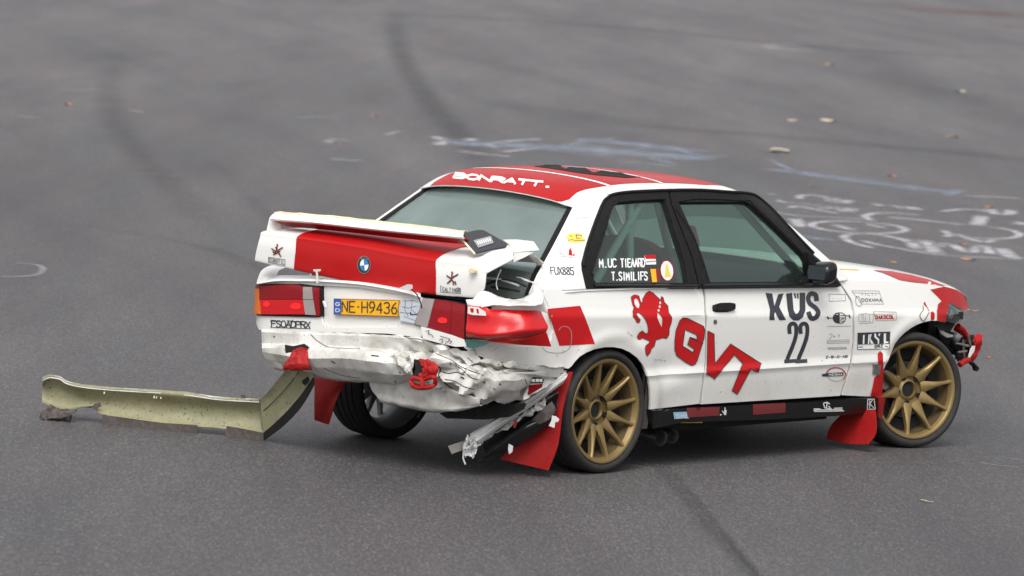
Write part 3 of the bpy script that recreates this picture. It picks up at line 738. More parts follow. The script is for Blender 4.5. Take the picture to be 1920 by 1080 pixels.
# black inner body so that no daylight shows through gaps
def box(name, lo, hi, m, parent, tap=0):
    bm = bmesh.new(); bmesh.ops.create_cube(bm, size=1)
    for v in bm.verts: v.co = Vector([lo[i] + (hi[i] - lo[i]) * (v.co[i] + .5) for i in range(3)])
    return link(name, bm, m, parent, smooth=False)
bm = bmesh.new()
def addbox(bm, lo, hi, taper=None):
    r = bmesh.ops.create_cube(bm, size=1)
    for v in r['verts']:
        v.co = Vector([lo[i] + (hi[i] - lo[i]) * (v.co[i] + .5) for i in range(3)])
addbox(bm, (.45, -.62, .15), (2.05, .62, .25)); addbox(bm, (.42, -.78, .235), (2.10, .78, .27)); addbox(bm, (-.72, -.50, .40), (.45, .50, .46)); addbox(bm, (2.1, -.50, .25), (3.12, .50, .60))
addbox(bm, (-.70, -.56, .80), (.25, .56, .84)); addbox(bm, (.36, -.78, .23), (.46, .78, .86)); addbox(bm, (2.04, -.75, .23), (2.12, .75, .86))
addbox(bm, (-.45, -.78, .62), (.42, .78, .66)); addbox(bm, (-.42, .50, .35), (.42, .53, .66)); addbox(bm, (-.42, -.53, .35), (.42, -.50, .66))
addbox(bm, (2.15, -.76, .66), (3.02, .76, .70)); addbox(bm, (-.82, -.70, .46), (-.46, .66, .66)); addbox(bm, (3.0, -.55, .35), (3.12, .6, .70))
link('floor_pan', bm, UNDER, car, smooth=False)
# side skirts
SK = Z7((262, 838), (1320, 782), (1540, 762), (1692, 758), (1695, 820), (1690, 842), (1420, 868), (1000, 889), (450, 907), (262, 948))
sk = patch('side_skirt', L, SK, GLOSSB, car, h=.03, off=.022, flange=.05)
patch('side_skirt', L, L.to(resample(SK, 20)), GLOSSB, car, h=.04, off=.02, flange=.05, px=False, mirror=True)

# ================================================================== WHEELS
def make_wheel(center, steer=0.0, camber=0.0, rimmat=GOLD, spin=0.0, nspoke=12, rootw=.048, r=.306, rr_=.257, right=True, brakes=True):
    M = Matrix.Translation(Vector(center)) @ Matrix.Rotation(steer, 4, 'Z') @ Matrix.Rotation(camber, 4, 'X') @ (Matrix.Identity(4) if right else Matrix.Rotation(math.pi, 4, 'Z')) @ Matrix.Rotation(spin, 4, 'Y')
    bm = lathe([(-.024, rr_ - .027), (-.010, rr_ - .020), (-.002, rr_ - .016), (.002, rr_ - .010), (.002, rr_ + .0), (-.004, rr_ + .004), (-.016, rr_ + .002), (-.03, rr_ - .010)], 72)
    wheel = link('wheel', bm, rimmat, car); wheel.matrix_world = M
    def sub(name, bm, m, sharp=35):
        o = link(name, bm, m, None, sharp=sharp); o.parent = wheel; return o
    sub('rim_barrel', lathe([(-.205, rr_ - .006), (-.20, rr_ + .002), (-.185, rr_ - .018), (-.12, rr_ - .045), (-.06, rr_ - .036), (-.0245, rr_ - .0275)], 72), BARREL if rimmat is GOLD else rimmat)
    tp = [(-.018, rr_ - .002), (-.006, rr_ + .004), (.006, rr_ + .012), (.011, rr_ + .022), (.010, r - .018), (.003, r - .008), (-.008, r - .002), (-.03, r)]
    for g in (-.055, -.095, -.135, -.175):
        tp += [(g + .005, r + .001), (g + .003, r - .006), (g - .003, r - .006), (g - .005, r + .001)]
    tp += [(-.20, r - .002), (-.213, r - .010), (-.222, r - .022), (-.220, rr_ + .010), (-.205, rr_ - .002)]
    ty = sub('tyre', lathe(tp, 96), TYRE, 50)
    # hub
    hb = lathe([(-.080, .100), (-.060, .106), (-.050, .102), (-.047, .096), (-.062, .088), (-.068, .076), (-.068, .060), (-.060, .050), (-.058, .044), (-.066, .040), (-.10, .038)], 48)
    sub('hub', hb, rimmat)
    sub('centre_bore', lathe([(-.074, .041), (-.072, .0005)], 24), DARK)
    sp = None
    for k in range(nspoke):
        bm = bmesh.new(); a = 2 * math.pi * (k + .5) / nspoke
        prev = None
        for t in np.linspace(0, 1, 7):
            rad = .072 + (rr_ - .016 - .072) * t; wd = rootw * (1 - t) ** 1.9 + .016 + .012 * max(0, t - .88) / .12; y = -.052 + .046 * t ** .75; dp = .034 - .012 * t
            cs = [(wd / 2, y - dp), (wd / 2 * .92, y - .004), (wd / 5, y + .003), (-wd / 5, y + .003), (-wd / 2 * .92, y - .004), (-wd / 2, y - dp)]
            ring = []
            for q, yy in cs:
                X = Vector((rad, 0, q)); X = Matrix.Rotation(-a, 3, 'Y') @ X; ring.append(bm.verts.new((X.x, -yy, X.z)))
            if prev:
                for i in range(6): bm.faces.new([prev[i], prev[(i + 1) % 6], ring[(i + 1) % 6], ring[i]])
            prev = ring
        bmesh.ops.recalc_face_normals(bm, faces=bm.faces)
        if sp is None:
            sp = sub('spoke', bm, rimmat, 30)
        else: bm.free(); break
    for k in range(1, nspoke):
        c = sp.copy(); COL.objects.link(c); c.parent = wheel; c.rotation_euler = (0, 2 * math.pi * k / nspoke, 0)
    nb = None
    for k in range(5):
        a = 2 * math.pi * k / 5 + .3
        if nb is None:
            bm = lathe([(-.072, .0125), (-.056, .0125), (-.055, .009), (-.062, .008), (-.062, .0004)], 10)
            for v in bm.verts: v.co += Vector((.070, 0, 0))
            nb = sub('wheel_nut', bm, UNDER); nb.rotation_euler = (0, a, 0)
        else:
            c = nb.copy(); COL.objects.link(c); c.parent = wheel; c.rotation_euler = (0, a, 0)
    if not brakes: return wheel
    bm = lathe([(-.125, .06), (-.105, .075), (-.104, .150), (-.112, .152), (-.122, .150), (-.123, .075)], 48); sub('brake_disc', bm, DISC)
    bm = bmesh.new(); addbox(bm, (.085, .080, -.05), (.165, .120, .05)); cal = sub('brake_caliper', bm, STEEL); cal.rotation_euler = (0, -spin + R_(200), 0)
    bm = lathe([(-.128, .0004), (-.128, .155), (-.096, .158), (-.092, rr_ - .040)], 48); sub('brake_shade_backing', bm, DARK)  # backing enlarged and blackened to stand for the shade between the spokes
    return wheel
cRR = P(1137, 772, y=-.800)
make_wheel((0.005, -.803, .308), 0, R_(-1.0), spin=R_(4))
cRF = P(1716, 735, y=-.835)
make_wheel((float(cRF[0]), -.835, .308), R_(-18), R_(-4.5), spin=R_(8), nspoke=10, rootw=.060)
make_wheel((0.0, .785, .308), 0, R_(1.0), rimmat=SILV, spin=R_(10), right=False, brakes=False)
make_wheel((2.57, .785, .308), R_(-18), R_(1.0), spin=R_(10), right=False)
# axle and underside pieces
tube('rear_axle', [(0.0, -.6, .32), (-.02, 0, .34), (0.0, .6, .32)], .04, UNDER, car, 12)
bm = bmesh.new(); tube('', [(-.5, -.25, .24), (-.5, .25, .24)], .10, None, None, 16, bm=bm); tube('', [(-.28, .0, .26), (.12, .0, .26)], .11, None, None, 14, bm=bm)
bm.free()
# exhaust tips leaving under the skirt just ahead of the rear wheel
for px, py, r in ((1240, 822, .040), (1262, 819, .036)):
    p = P(px, py, y=-.70); bm = bmesh.new(); d = Vector((-.18, -1.0, -.05)).normalized(); p = Vector(p)
    tube('', [p - d * .35, p - d * .02, p], [r, r, r], None, None, 22, cap=False, bm=bm); tube('', [p - d * .05, p - d * .01, p], [r * .84, r * .86, r], None, None, 22, cap=False, bm=bm)
    ep = link('exhaust_pipe', bm, STEEL, car); tube('pipe_bore', [p - d * .045, p - d * .035], r * .9, DARK, ep, 22)

# ================================================================== REAR END
BH = lambda *p: A1(*p)
REC = A1((628, 676), (900, 690), (1180, 735), (1290, 745), (1335, 800), (1318, 960), (1296, 985), (700, 985), (655, 975), (636, 950), (628, 900))
RPAN = A1((168, 668), (300, 645), (620, 648), (900, 668), (1180, 715), (1345, 760), (1420, 800), (1420, 960), (1345, 1052), (1100, 1024), (560, 1012), (176, 996), (160, 960), (150, 890), (140, 800))
rp = patch('rear_panel', L, RPAN, WHITE, car, holes=[REC], h=.02, off=.0)
patch('number_plate_recess', L, REC, WHITE, car, h=.03, off=-.014, flange=0)
lip = [[(*P(x, y - 6, x=-.86),) for x, y in A1((165, 655), (300, 628), (450, 626), (620, 630), (900, 650), (1180, 700), (1345, 745))],
       [(*P(x, y, x=-.95),) for x, y in A1((160, 655), (300, 628), (450, 626), (620, 630), (900, 650), (1180, 700), (1345, 745))],
       [(*P(x, y, x=-.965),) for x, y in A1((160, 664), (300, 644), (450, 644), (620, 648), (900, 668), (1180, 716), (1345, 762))]]
loft('boot_lip', lip, WCLEAN, car, 4, 3, .004)
# left shoulder of the boot opening
sh = [[(*P(x, y, x=a),) for (x, y), a in zip(A1((163, 665), (172, 612), (200, 562), (258, 532), (330, 520)), (-.93, -.90, -.84, -.72, -.6))],
      [(*P(x, y, x=a),) for (x, y), a in zip(A1((205, 655), (225, 610), (255, 575), (300, 548), (370, 530)), (-.94, -.92, -.86, -.76, -.62))],
      [(*P(x, y, x=a),) for (x, y), a in zip(A1((290, 640), (300, 612), (308, 590), (330, 562), (395, 540)), (-.94, -.88, -.84, -.76, -.62))]]
loft('left_shoulder', sh, WCLEAN, car, 4, 4, .004)
# left tail lamp
def lamp(name, segs, parent=car, off=.012, flange=.03):
    objs = []
    for i, (pts, m) in enumerate(segs):
        o = patch('lens' if i else name, L, pts, m, parent if not i else objs[0], h=.02, off=off, flange=flange); objs.append(o)
    return objs[0]
lamp('tail_lamp', [(A1((132, 668), (480, 664), (632, 680), (636, 900), (600, 906), (180, 894), (146, 885), (132, 850)), BLACK)], off=.008)
tl = [o for o in car.children if o.name.startswith('tail_lamp')][0]
for pts, m in ((A1((137, 674), (196, 674), (196, 776), (137, 776)), LRED), (A1((137, 779), (196, 779), (206, 884), (160, 884), (140, 850)), LAMB),
               (A1((139, 700), (196, 700), (196, 779), (138, 779)), LAMB),
               (A1((198, 676), (478, 673), (505, 690), (505, 775), (198, 776)), LRED), (A1((198, 779), (505, 778), (520, 884), (208, 884)), LRED2),
               (A1((508, 690), (572, 690), (580, 775), (508, 775)), LGREY), (A1((508, 779), (582, 779), (600, 890), (524, 886)), LGREY),
               (A1((575, 690), (626, 694), (629, 894), (603, 896), (584, 779)), LRED)):
    patch('lens', L, pts, m, tl, h=.02, off=.014 if m is not LAMB else .0155, flange=.008)
decal('lamp_glow', L, ellipse(504.5, 570, 6, 5, n=12), LLIT, tl, off=.0165, h=5); decal('lamp_glow', L, ellipse(559, 574, 10, 6, n=12), LLIT, tl, off=.0165, h=5)
# right tail lamp, pushed in, and the broken outer lens
tr_ = patch('tail_lamp', L, A2((215, 688), (300, 695), (430, 712), (525, 740), (520, 990), (440, 975), (255, 910), (150, 882)), BLACK, car, h=.02, off=.010, flange=.03)
patch('lens', L, A2((218, 690), (302, 699), (250, 902), (160, 878)), LGREY, tr_, h=.02, off=.016, flange=.008)
patch('lens', L, A2((307, 700), (425, 716), (415, 955), (256, 903)), LRED, tr_, h=.02, off=.016, flange=.008)
patch('lens', L, A2((429, 717), (520, 742), (515, 985), (419, 956)), LRED, tr_, h=.02, off=.018, flange=.008)
decal('lamp_glow', L, A2((330, 830), (395, 830), (400, 870), (330, 870)), LLIT, tr_, off=.020, h=5, smooth=2)
def wav(amp, f1=14): 
    return lambda X, N: X + N * (np.sin(X[:, 2] * f1 * 3.1 + X[:, 0] * 3) * amp + np.sin(X[:, 0] * f1 + X[:, 2] * 20) * amp)[:, None]
ro_ = [[(*P(x, y, x=a),) for (x, y), a in zip(A2((525, 742), (640, 752), (700, 772), (800, 775), (940, 778), (1062, 784)), (-.96, -.955, -.94, -.91, -.85, -.74))],
       [(*P(x, y, x=a),) for (x, y), a in zip(A2((522, 800), (620, 810), (700, 812), (800, 815), (950, 825), (1085, 840)), (-.972, -.972, -.955, -.925, -.86, -.745))],
       [(*P(x, y, x=a),) for (x, y), a in zip(A2((518, 880), (600, 890), (700, 895), (800, 890), (960, 885), (1108, 895)), (-.980, -.982, -.962, -.93, -.868, -.745))],
       [(*P(x, y, x=a),) for (x, y), a in zip(A2((516, 935), (600, 955), (700, 958), (800, 950), (960, 935), (1102, 925)), (-.99, -.99, -.975, -.94, -.87, -.75))],
       [(*P(x, y, x=a),) for (x, y), a in zip(A2((516, 972), (600, 985), (700, 992), (800, 985), (905, 985), (1092, 942)), (-.96, -.96, -.94, -.91, -.86, -.75))]]
bigl = loft('broken_tail_lens', ro_, LRED2, car, 7, 6, .006, label='large bright red outer lens bent out of the right corner', disp=lambda X, N: X + N * folds(X, .004, np.ones(len(X)), 21)[:, None])
loft('red_corner_strip', [[(*P(x, y, x=a),) for (x, y), a in zip(A2((618, 986), (760, 990), (905, 992), (1100, 940)), (-.95, -.92, -.88, -.76))],
                          [(*P(x, y, x=a),) for (x, y), a in zip(A2((690, 1005), (820, 1020), (930, 1030), (1134, 1042)), (-.93, -.90, -.84, -.72))]], RED, car, 5, 3, .004)
plate('broken_reflector', [P(x, y, x=-.84 + .1 * (x - 975) / 50) for x, y in A2((905, 990), (935, 970), (1000, 955), (1080, 938), (1098, 945), (1095, 975), (1040, 1005), (985, 1022), (930, 1020), (905, 1008))], .012, SCRAPE, car, bevel=.002)
plate('reflector_glass', [P(x, y, x=-.855 + .1 * (x - 975) / 50) for x, y in A2((950, 985), (1010, 965), (1085, 950), (1080, 972), (1010, 1000), (960, 1008))], .004, ALU, car)
# filler under the lamp: scraps of painted metal
plate('torn_sticker_panel', [P(x, y, x=-.97) for x, y in A2((190, 895), (255, 912), (420, 960), (500, 990), (515, 1040), (440, 1042), (330, 1018), (205, 985), (195, 940))], .004, WCLEAN, car)
strokes('sticker_print', Surf(lambda u, v: np.stack([0 * u - .976, u, v], -1), -1, 1, .3, 1, 40, 40), [A2((225, 930), (250, 925), (245, 950), (270, 955), (280, 975)), A2((330, 965), (400, 985), (385, 1010)), A2((325, 995), (345, 985), (350, 1005), (335, 1012)), A2((375, 1000), (370, 1020)), A2((395, 995), (415, 1005), (400, 1020))], 1.3, INK, car, step=4)
plate('torn_metal_scrap', [P(x, y, x=-.955) for x, y in A2((515, 985), (640, 1000), (690, 1010), (640, 1035), (560, 1055), (520, 1045))], .004, TEAL, car)

# quarter shoulder round the torn boot corner (right)
shr = [[(*P(x, y, x=a),) for (x, y), a in zip(A2((515, 700), (560, 690), (640, 640), (760, 680), (880, 700), (960, 665), (1000, 600), (985, 575), (880, 540)), (-.93, -.92, -.90, -.86, -.80, -.74, -.66, -.6, -.6))],
       [(*P(x, y, x=a),) for (x, y), a in zip(A2((520, 715), (580, 720), (700, 690), (800, 708), (900, 715), (1000, 680), (1030, 620), (1040, 590), (1020, 575)), (-.95, -.945, -.93, -.90, -.84, -.77, -.69, -.6, -.56))],
       [(*P(x, y, x=a),) for (x, y), a in zip(A2((530, 740), (620, 760), (710, 740), (820, 745), (960, 740), (1055, 735), (1075, 690), (1070, 650), (1062, 640)), (-.95, -.955, -.95, -.93, -.88, -.80, -.74, -.68, -.6))]]
loft('torn_rear_shoulder', shr, WHITE, car, 6, 5, .004, label='white sheet metal torn open at the right rear corner', disp=crumple(.008, 16))
shb = [[(*P(x, y, x=a),) for (x, y), a in zip(A2((700, 735), (820, 745), (960, 735), (1055, 730), (1078, 700)), (-.93, -.91, -.85, -.77, -.72))],
       [(*P(x, y, x=a),) for (x, y), a in zip(A2((700, 772), (820, 778), (960, 782), (1068, 790), (1105, 800)), (-.92, -.90, -.83, -.73, -.66))]]
loft('shoulder_lower_edge', shb, WHITE, car, 5, 3, .004)
# inner wires and rods in the opening
for a in (A2((655, 590), (760, 560), (860, 570), (950, 605)), A2((665, 545), (780, 560), (900, 600)), A2((700, 610), (800, 622), (900, 640))):
    tube('boot_hinge_rod', [P(x, y, x=-.70) for x, y in curvepx(a, 5)], .006, ALU if a[0][1] < 522 else UNDER, car, 8)
tube('boot_wire', [P(x, y, x=-.76) for x, y in curvepx(A2((768, 485), (745, 540), (735, 590), (745, 630)), 5)], .003, WHITEV, car, 6)

# C-pillar foot: piece of shoulder between pillar and quarter
# ------------------------------------------------ boot lid
lx = lambda px: -1.00 + (px - 478) / 430 * .13
def LP(pts, dx=0.0): return [(*P(x, y, x=lx(x) + dx),) for x, y in pts]
crease = [(489, 437), (520, 440), (557, 446), (620, 455), (685, 465), (750, 478), (818, 489), (860, 493), (893, 497), (912, 508)]
bott = [(478, 488), (512, 496), (552, 504), (620, 519), (685, 530), (750, 541), (818, 551), (862, 555), (894, 557), (904, 550)]
mid1 = [(484, 457), (518, 463), (555, 470), (620, 482), (685, 492), (750, 504), (818, 514), (862, 519), (895, 522), (910, 526)]
mid2 = [(480, 474), (514, 481), (553, 488), (620, 501), (685, 512), (750, 523), (818, 533), (862, 538), (895, 541), (908, 541)]
topz = []
cr3 = np.array(LP(crease))
k_ = np.linspace(0, 1, 10)[:, None] ** .6; up_ = k_ * np.array([0, 0, 1.0])
r0 = cr3 + np.array([.018, 0, .008]) + up_ * .008; r1 = cr3 + np.array([.07, 0, .014]) + up_ * .028
r2 = cr3 + np.array([.20, 0, .018]) + up_ * .055; r3 = cr3 + np.array([.36, 0, .012]) + up_ * .055; r4 = cr3 + np.array([.50, 0, -.02]) + up_ * .02
for r_, f in ((r2, .02), (r3, .05), (r4, .08)):
    r_[0, 1] -= f; r_[-1, 1] += f * 1.3
bl_b = np.array(LP(bott)); lid_rows = [bl_b + np.array([.05, 0, .004]), bl_b + np.array([.010, 0, -.002]), bl_b, np.array(LP(mid2, -.004)), np.array(LP(mid1, -.006)), cr3 + np.array([-.002, 0, -.012]), cr3, r0, r1, r2, r3, r4]
lid = loft('boot_lid', lid_rows, WCLEAN, car, 5, 4, .006, sharp=50)
# red centre band on the lid: same sheet a millimetre proud
def lerprow(row, a, b, n):
    row = np.array(row); px = proj(row)[:, 0]; t = np.linspace(a, b, n); return np.stack([np.interp(t, px, row[:, i]) for i in range(3)], -1)
def crdense(rows, k):
    G_ = [np.array(r) for r in rows]; return np.array([curvepx(r, k) for r in G_])
DL = crdense(lid_rows, 6); px0 = proj(DL[6])[:, 0]; ia = int(np.argmin(abs(px0 - 557))); ib = int(np.argmin(abs(px0 - 820)))
band = DL[1:, ia:ib + 1].copy()
nb_ = np.cross(np.gradient(band, axis=1), np.gradient(band, axis=0)); nb_ /= np.linalg.norm(nb_, axis=2)[..., None]
if nb_[4, 4] @ (CAMP - band[4, 4]) < 0: nb_ = -nb_
loft('boot_lid_red_band', band + nb_ * .0035, RED, car, 1, 4, .001, sharp=50)
# surface for marks on the lid rear face
_lr = np.array([LP(bott), LP(mid2, -.004), LP(mid1, -.006), cr3 + np.array([-.002, 0, -.012])]); _la = np.array([curvepx(np.swapaxes(_lr, 0, 1)[i], 6) for i in range(10)]); _lb = np.array([curvepx(_la[:, j], 8) for j in range(_la.shape[1])])
def fLid(u, v):
    a, b = _lb.shape[:2]; v = np.clip(v, 0, 1) * (a - 1); u = np.clip(u, 0, 1) * (b - 1); i = np.minimum(v.astype(int), a - 2); j = np.minimum(u.astype(int), b - 2); f = (v - i)[:, None]; g = (u - j)[:, None]
    return _lb[i, j] * (1 - f) * (1 - g) + _lb[i + 1, j] * f * (1 - g) + _lb[i, j + 1] * (1 - f) * g + _lb[i + 1, j + 1] * f * g
LID = Surf(fLid, 0.003, .997, .003, .997, 120, 40)
if LID.nrm(np.array([.5]), np.array([.5]))[0][0] > 0: LID.sg = -1; LID.__init__(fLid, 0.003, .997, .003, .997, 120, 40)

# ------------------------------------------------ spoiler
e1 = [(501, 433), (503, 420), (507, 409)]
rear_t = [(507, 409), (560, 413), (620, 419), (700, 428), (780, 436), (868, 444)]
front_t = [(515, 399), (560, 402), (620, 407), (700, 416), (780, 425), (870, 435)]
sx = lambda px: -.98 + (px - 505) / 365 * .10
RT = np.array([P(x, y, x=sx(x)) for x, y in rear_t]); FT = np.array([P(x, y, x=sx(x) + .055) for x, y in front_t])
sp_ = loft('boot_spoiler', [RT + np.array([.01, 0, -.012]), RT + np.array([0, 0, -.006]), RT, (RT + FT) / 2 + np.array([0, 0, .004]), FT], WCLEAN, car, 4, 3, .008, label='white spoiler blade along the boot lid')
loft('spoiler_foam_edge', [FT + np.array([-.004, 0, .001]), FT + np.array([.014, 0, .008]), FT + np.array([.03, 0, .001])], CREAM, car, 5, 3, .004, disp=crumple(.004, 30))
WB = RT + np.array([.10, 0, -.045]); WB[:, 2] -= 0
loft('spoiler_support', [RT + np.array([.018, 0, -.012]), RT + np.array([.05, 0, -.022]), WB + np.array([.02, 0, 0])], RED, car, 4, 3, .006)
plate('spoiler_end', [P(x, y, x=-.97 + .05 * (x - 501) / 20) for x, y in [(506, 408), (512, 401), (517, 401), (524, 412), (530, 431), (505, 434), (500, 434)]], .008, WCLEAN, car, bevel=.002)
bx_ = lambda dx: (lambda pts: [P(x, y, x=-.88 + dx + (x - 860) / 150 * .16 + (470 - y) / 40 * .05) for x, y in pts])
plate('spoiler_black_panel', bx_(0)(A2((455, 228), (600, 195), (640, 195), (700, 228), (815, 295), (800, 320), (740, 330), (655, 350), (575, 367))), .010, mat('black_panel', (.02, .021, .028), .45), car, bevel=.002, label='loose matt black panel standing on the right end of the boot lid')
plate('panel_edge', bx_(-.006)(A2((450, 230), (462, 226), (584, 364), (572, 370))), .012, CREAM, car)
q_ = bx_(-.004)(A2((570, 272), (695, 240), (716, 290), (605, 325)))
plate('panel_sticker', q_, .002, GREYINK, car)
for i in range(7):
    a = .12 + i * .12; q = [np.array(v) for v in bx_(-.007)(A2((570, 272), (695, 240), (716, 290), (605, 325)))]
    u0 = q[0] + (q[1] - q[0]) * a; u1 = q[3] + (q[2] - q[3]) * a; d_ = (q[1] - q[0]) * .05
    plate('sticker_letter', [u0 * .8 + u1 * .2, (u0 * .8 + u1 * .2) + d_, (u0 * .35 + u1 * .65) + d_, u0 * .35 + u1 * .65], .001, WHITEV, car)
plate('spoiler_broken_end', bx_(.01)(A2((580, 412), (655, 372), (740, 330), (825, 303), (850, 340), (857, 405), (760, 455), (645, 516), (590, 470))), .012, WCLEAN, car, bevel=.003, label='broken white spoiler end hanging off the right side')
plate('spoiler_broken_tip', [P(x, y, x=-.70 + (x - 940) / 70 * .10) for x, y in A2((780, 268), (880, 266), (1005, 280), (1035, 325), (1048, 345), (940, 355), (860, 366), (830, 305))], .010, WCLEAN, car, bevel=.002)
plate('spoiler_torn_edge', [P(x, y, x=-.71 + (x - 940) / 70 * .10) for x, y in A2((860, 366), (940, 358), (1005, 360), (930, 400), (858, 432))], .006, WCLEAN, car)
plate('spoiler_bolt', [P(x, y, x=-.91) for x, y in ellipse(884, 508, 7, 5.5, n=12)], .02, CREAM, car, bevel=.003)

# ------------------------------------------------ bumper
cols = [-1.0] * 3
def row(pts, xs): return [(*(P(px, py, x=xx) if xx is not None else P(px, py, y=-.80)),) for (px, py), xx in zip(pts, xs)]
X0 = [-.93, -.95, -.955, -.96, -.96, -.955, -.95, -.95, -.945, -.86, -.70, -.34]
X1 = [-.96, -1.00, -1.01, -1.01, -1.01, -.99, -.96, -.96, -.955, -.88, -.70, -.40]
X2 = [-.95, -1.01, -1.02, -1.02, -1.02, -1.00, -.97, -.96, -.955, -.88, -.70, -.42]
X3 = [-.93, -.985, -.99, -.99, -.99, -.97, -.95, -.95, -.94, -.87, -.70, -.55]
b0 = [(490, 617), (530, 620), (575, 622), (640, 624), (700, 626), (765, 630), (808, 640), (850, 655), (880, 668), (934, 679), (990, 686), (1062, 692)]
b1 = [(491, 648), (530, 648), (575, 650), (640, 653), (700, 657), (765, 664), (808, 668), (850, 674), (884, 685), (934, 690), (990, 694), (1052, 700)]
b1b = [(492, 656), (530, 662), (575, 668), (640, 668), (700, 674), (765, 682), (808, 684), (850, 692), (884, 702), (934, 708), (985, 708), (1005, 708)]
b2 = [(496, 670), (532, 680), (578, 688), (640, 690), (700, 698), (765, 706), (808, 706), (850, 712), (884, 724), (934, 730), (975, 728), (990, 722)]
b3 = [(512, 690), (548, 698), (592, 706), (640, 712), (700, 716), (765, 720), (808, 722), (850, 734), (884, 750), (934, 757), (975, 750), (984, 744)]
def crushed(X, N):
    px = proj(X); mk = sm(px[:, 0], 690, 850) * (1 - .60 * sm(px[:, 0], 925, 1000)) * (.35 + .65 * sm(px[:, 1], 640, 670)) + .10 * sm(px[:, 0], 520, 700)
    f = folds(X, .056, mk, 3.0) + folds(X * 1.9, .004, mk, 8.0); o = X + N * f[:, None]
    for i, x in enumerate(X):
        n1 = noise.noise(Vector(x) * 26) * .0035 * (0.15 + mk[i]) + noise.noise(Vector(x) * 5 + Vector((7, 0, 0))) * .010 * (.25 + mk[i]); o[i] += N[i] * n1
    o[:, 0] += .05 * np.exp(-((px[:, 0] - 870) / 55) ** 2 - ((px[:, 1] - 700) / 30) ** 2)
    return o
mx_ = lambda A, B, t: [(a[0] + (b[0] - a[0]) * t, a[1] + (b[1] - a[1]) * t) for a, b in zip(A, B)]
brow = [row(b0, X0), row([(a, b + 5) for a, b in b0], [v - .012 for v in X0]), row(mx_(b0, b1, .85), [v + .040 for v in X1]), row([(a, b - 1) for a, b in b1], [v + .034 for v in X1]), row([(a, b + 1) for a, b in b1], [v - .018 for v in X1]), row([(a, b + 5) for a, b in b1], [v - .030 for v in X1]), row([(a, b + 4) for a, b in b1b], [v - .034 for v in X2]), row(b2, [v - .004 for v in X2]), row(b3, [v + .045 for v in X3]), row([(a + 3, b + 3) for a, b in b3], [v + .10 for v in X3])]
bump = loft('rear_bumper', brow, WHITED, car, 10, 6, .005, label='crumpled dirty white rear bumper', disp=crushed, sharp=24, lin=True)
from mathutils.bvhtree import BVHTree
def on_mesh(o, pts, off=.0015):
    """points of a pixel polyline dropped onto a built mesh"""
    me = o.data; t = BVHTree.FromPolygons([v.co for v in me.vertices], [tuple(p.vertices) for p in me.polygons]); out = []
    for x, y in pts:
        D = Vector(ray(x, y)).normalized(); h = t.ray_cast(Vector(CAMP), D)
        if h[0] is not None: out.append(h[0] - D * off)
    return out
GRIME = mat('grime', (.06, .05, .04), .8)
for ln, w_ in ((A4((232, 205), (300, 235), (380, 270), (440, 310), (520, 345), (600, 372)), .0028), (A4((285, 300), (310, 335), (296, 372), (320, 410), (372, 452), (430, 492)), .0042), (A4((300, 340), (360, 360), (420, 352), (470, 372)), .0026),
               (A4((340, 400), (410, 415), (470, 450), (540, 470)), .0026), (A4((150, 300), (120, 330), (135, 380)), .0036), (A4((880, 400), (893, 440), (885, 500), (875, 540)), .0030), (A4((410, 300), (450, 330), (520, 390), (560, 400)), .0026), (A4((60, 110), (110, 125), (170, 130), (200, 150)), .0024),
               (A3((470, 100), (520, 150), (600, 195), (700, 205), (830, 205)), .0022), (A3((560, 345), (700, 400), (830, 420)), .0020), (A4((490, 255), (560, 300), (700, 335), (860, 350)), .0022), (A4((440, 500), (500, 530), (560, 545)), .0028), (A3((450, 185), (445, 230), (455, 300), (480, 360)), .0030)):
    q = on_mesh(bump, curvepx(ln, 5))
    if len(q) > 2: tube('crack', q, w_ * .8, GRIME, car, 5)
for ln in (A3((912, 256), (965, 262)), A3((620, 296), (650, 312)), A4((372, 290), (380, 300)), A4((430, 318), (440, 326)), A4((705, 430), (715, 436)), A4((668, 462), (676, 468)), A4((445, 385), (470, 395)), A4((350, 470), (362, 478)), A3((205, 118), (212, 122)), A3((1115, 375), (1122, 385)), A3((1080, 440), (1090, 450)), A4((520, 310), (530, 315)), A4((600, 420), (612, 425))):
    q = on_mesh(bump, resample(ln, 2, closed=False))
    if len(q) > 1: tube('chip', q, .0032, DARK, car, 5)
# lower valance behind it
v0 = [(690, 706), (740, 712), (790, 716), (830, 724), (870, 738), (900, 748)]
v1 = [(694, 728), (740, 742), (790, 752), (830, 755), (870, 760), (900, 760)]
v2 = [(712, 754), (750, 762), (798, 772), (826, 775), (868, 768), (905, 760)]
loft('rear_valance', [row(v0, [-.92] * 6), row(v1, [-.90] * 6), row(v2, [-.86] * 6), row([(a, b - 4) for a, b in v2], [-.6] * 6)], WHITED, car, 7, 6, .004, disp=lambda X, N: X + N * folds(X, .010, np.ones(len(X)), 9)[:, None], sharp=28)
plate('torn_underfloor', [P(x, y, x=-.7) for x, y in A4((300, 628), (350, 665), (470, 668), (545, 672), (620, 672), (760, 655), (860, 600), (870, 560), (640, 570), (500, 590), (380, 615))], .02, UNDER, car)
loft('torn_quarter_skin', [row(A4((900, 385), (960, 365), (1040, 340), (1160, 345)), [-.66, -.58, -.48, -.30]), row(A4((895, 450), (960, 430), (1060, 420), (1130, 400)), [-.66, -.58, -.48, -.36]), row(A4((880, 540), (940, 500), (1040, 440), (1120, 405)), [-.68, -.6, -.5, -.38])], WHITED, car, 5, 4, .004, disp=crumple(.012, 14))
plate('chrome_badge', [P(x, y, x=-.66) for x, y in A4((915, 400), (930, 385), (985, 388), (1004, 402), (995, 428), (920, 428))], .006, GLOSSB, car, bevel=.001)
for a, b in ((925, 945), (952, 972), (978, 994)):
    plate('badge_window', [P(x, y, x=-.672) for x, y in A4((a, 398), (b, 398), (b, 418), (a, 418))], .003, ALU, car)
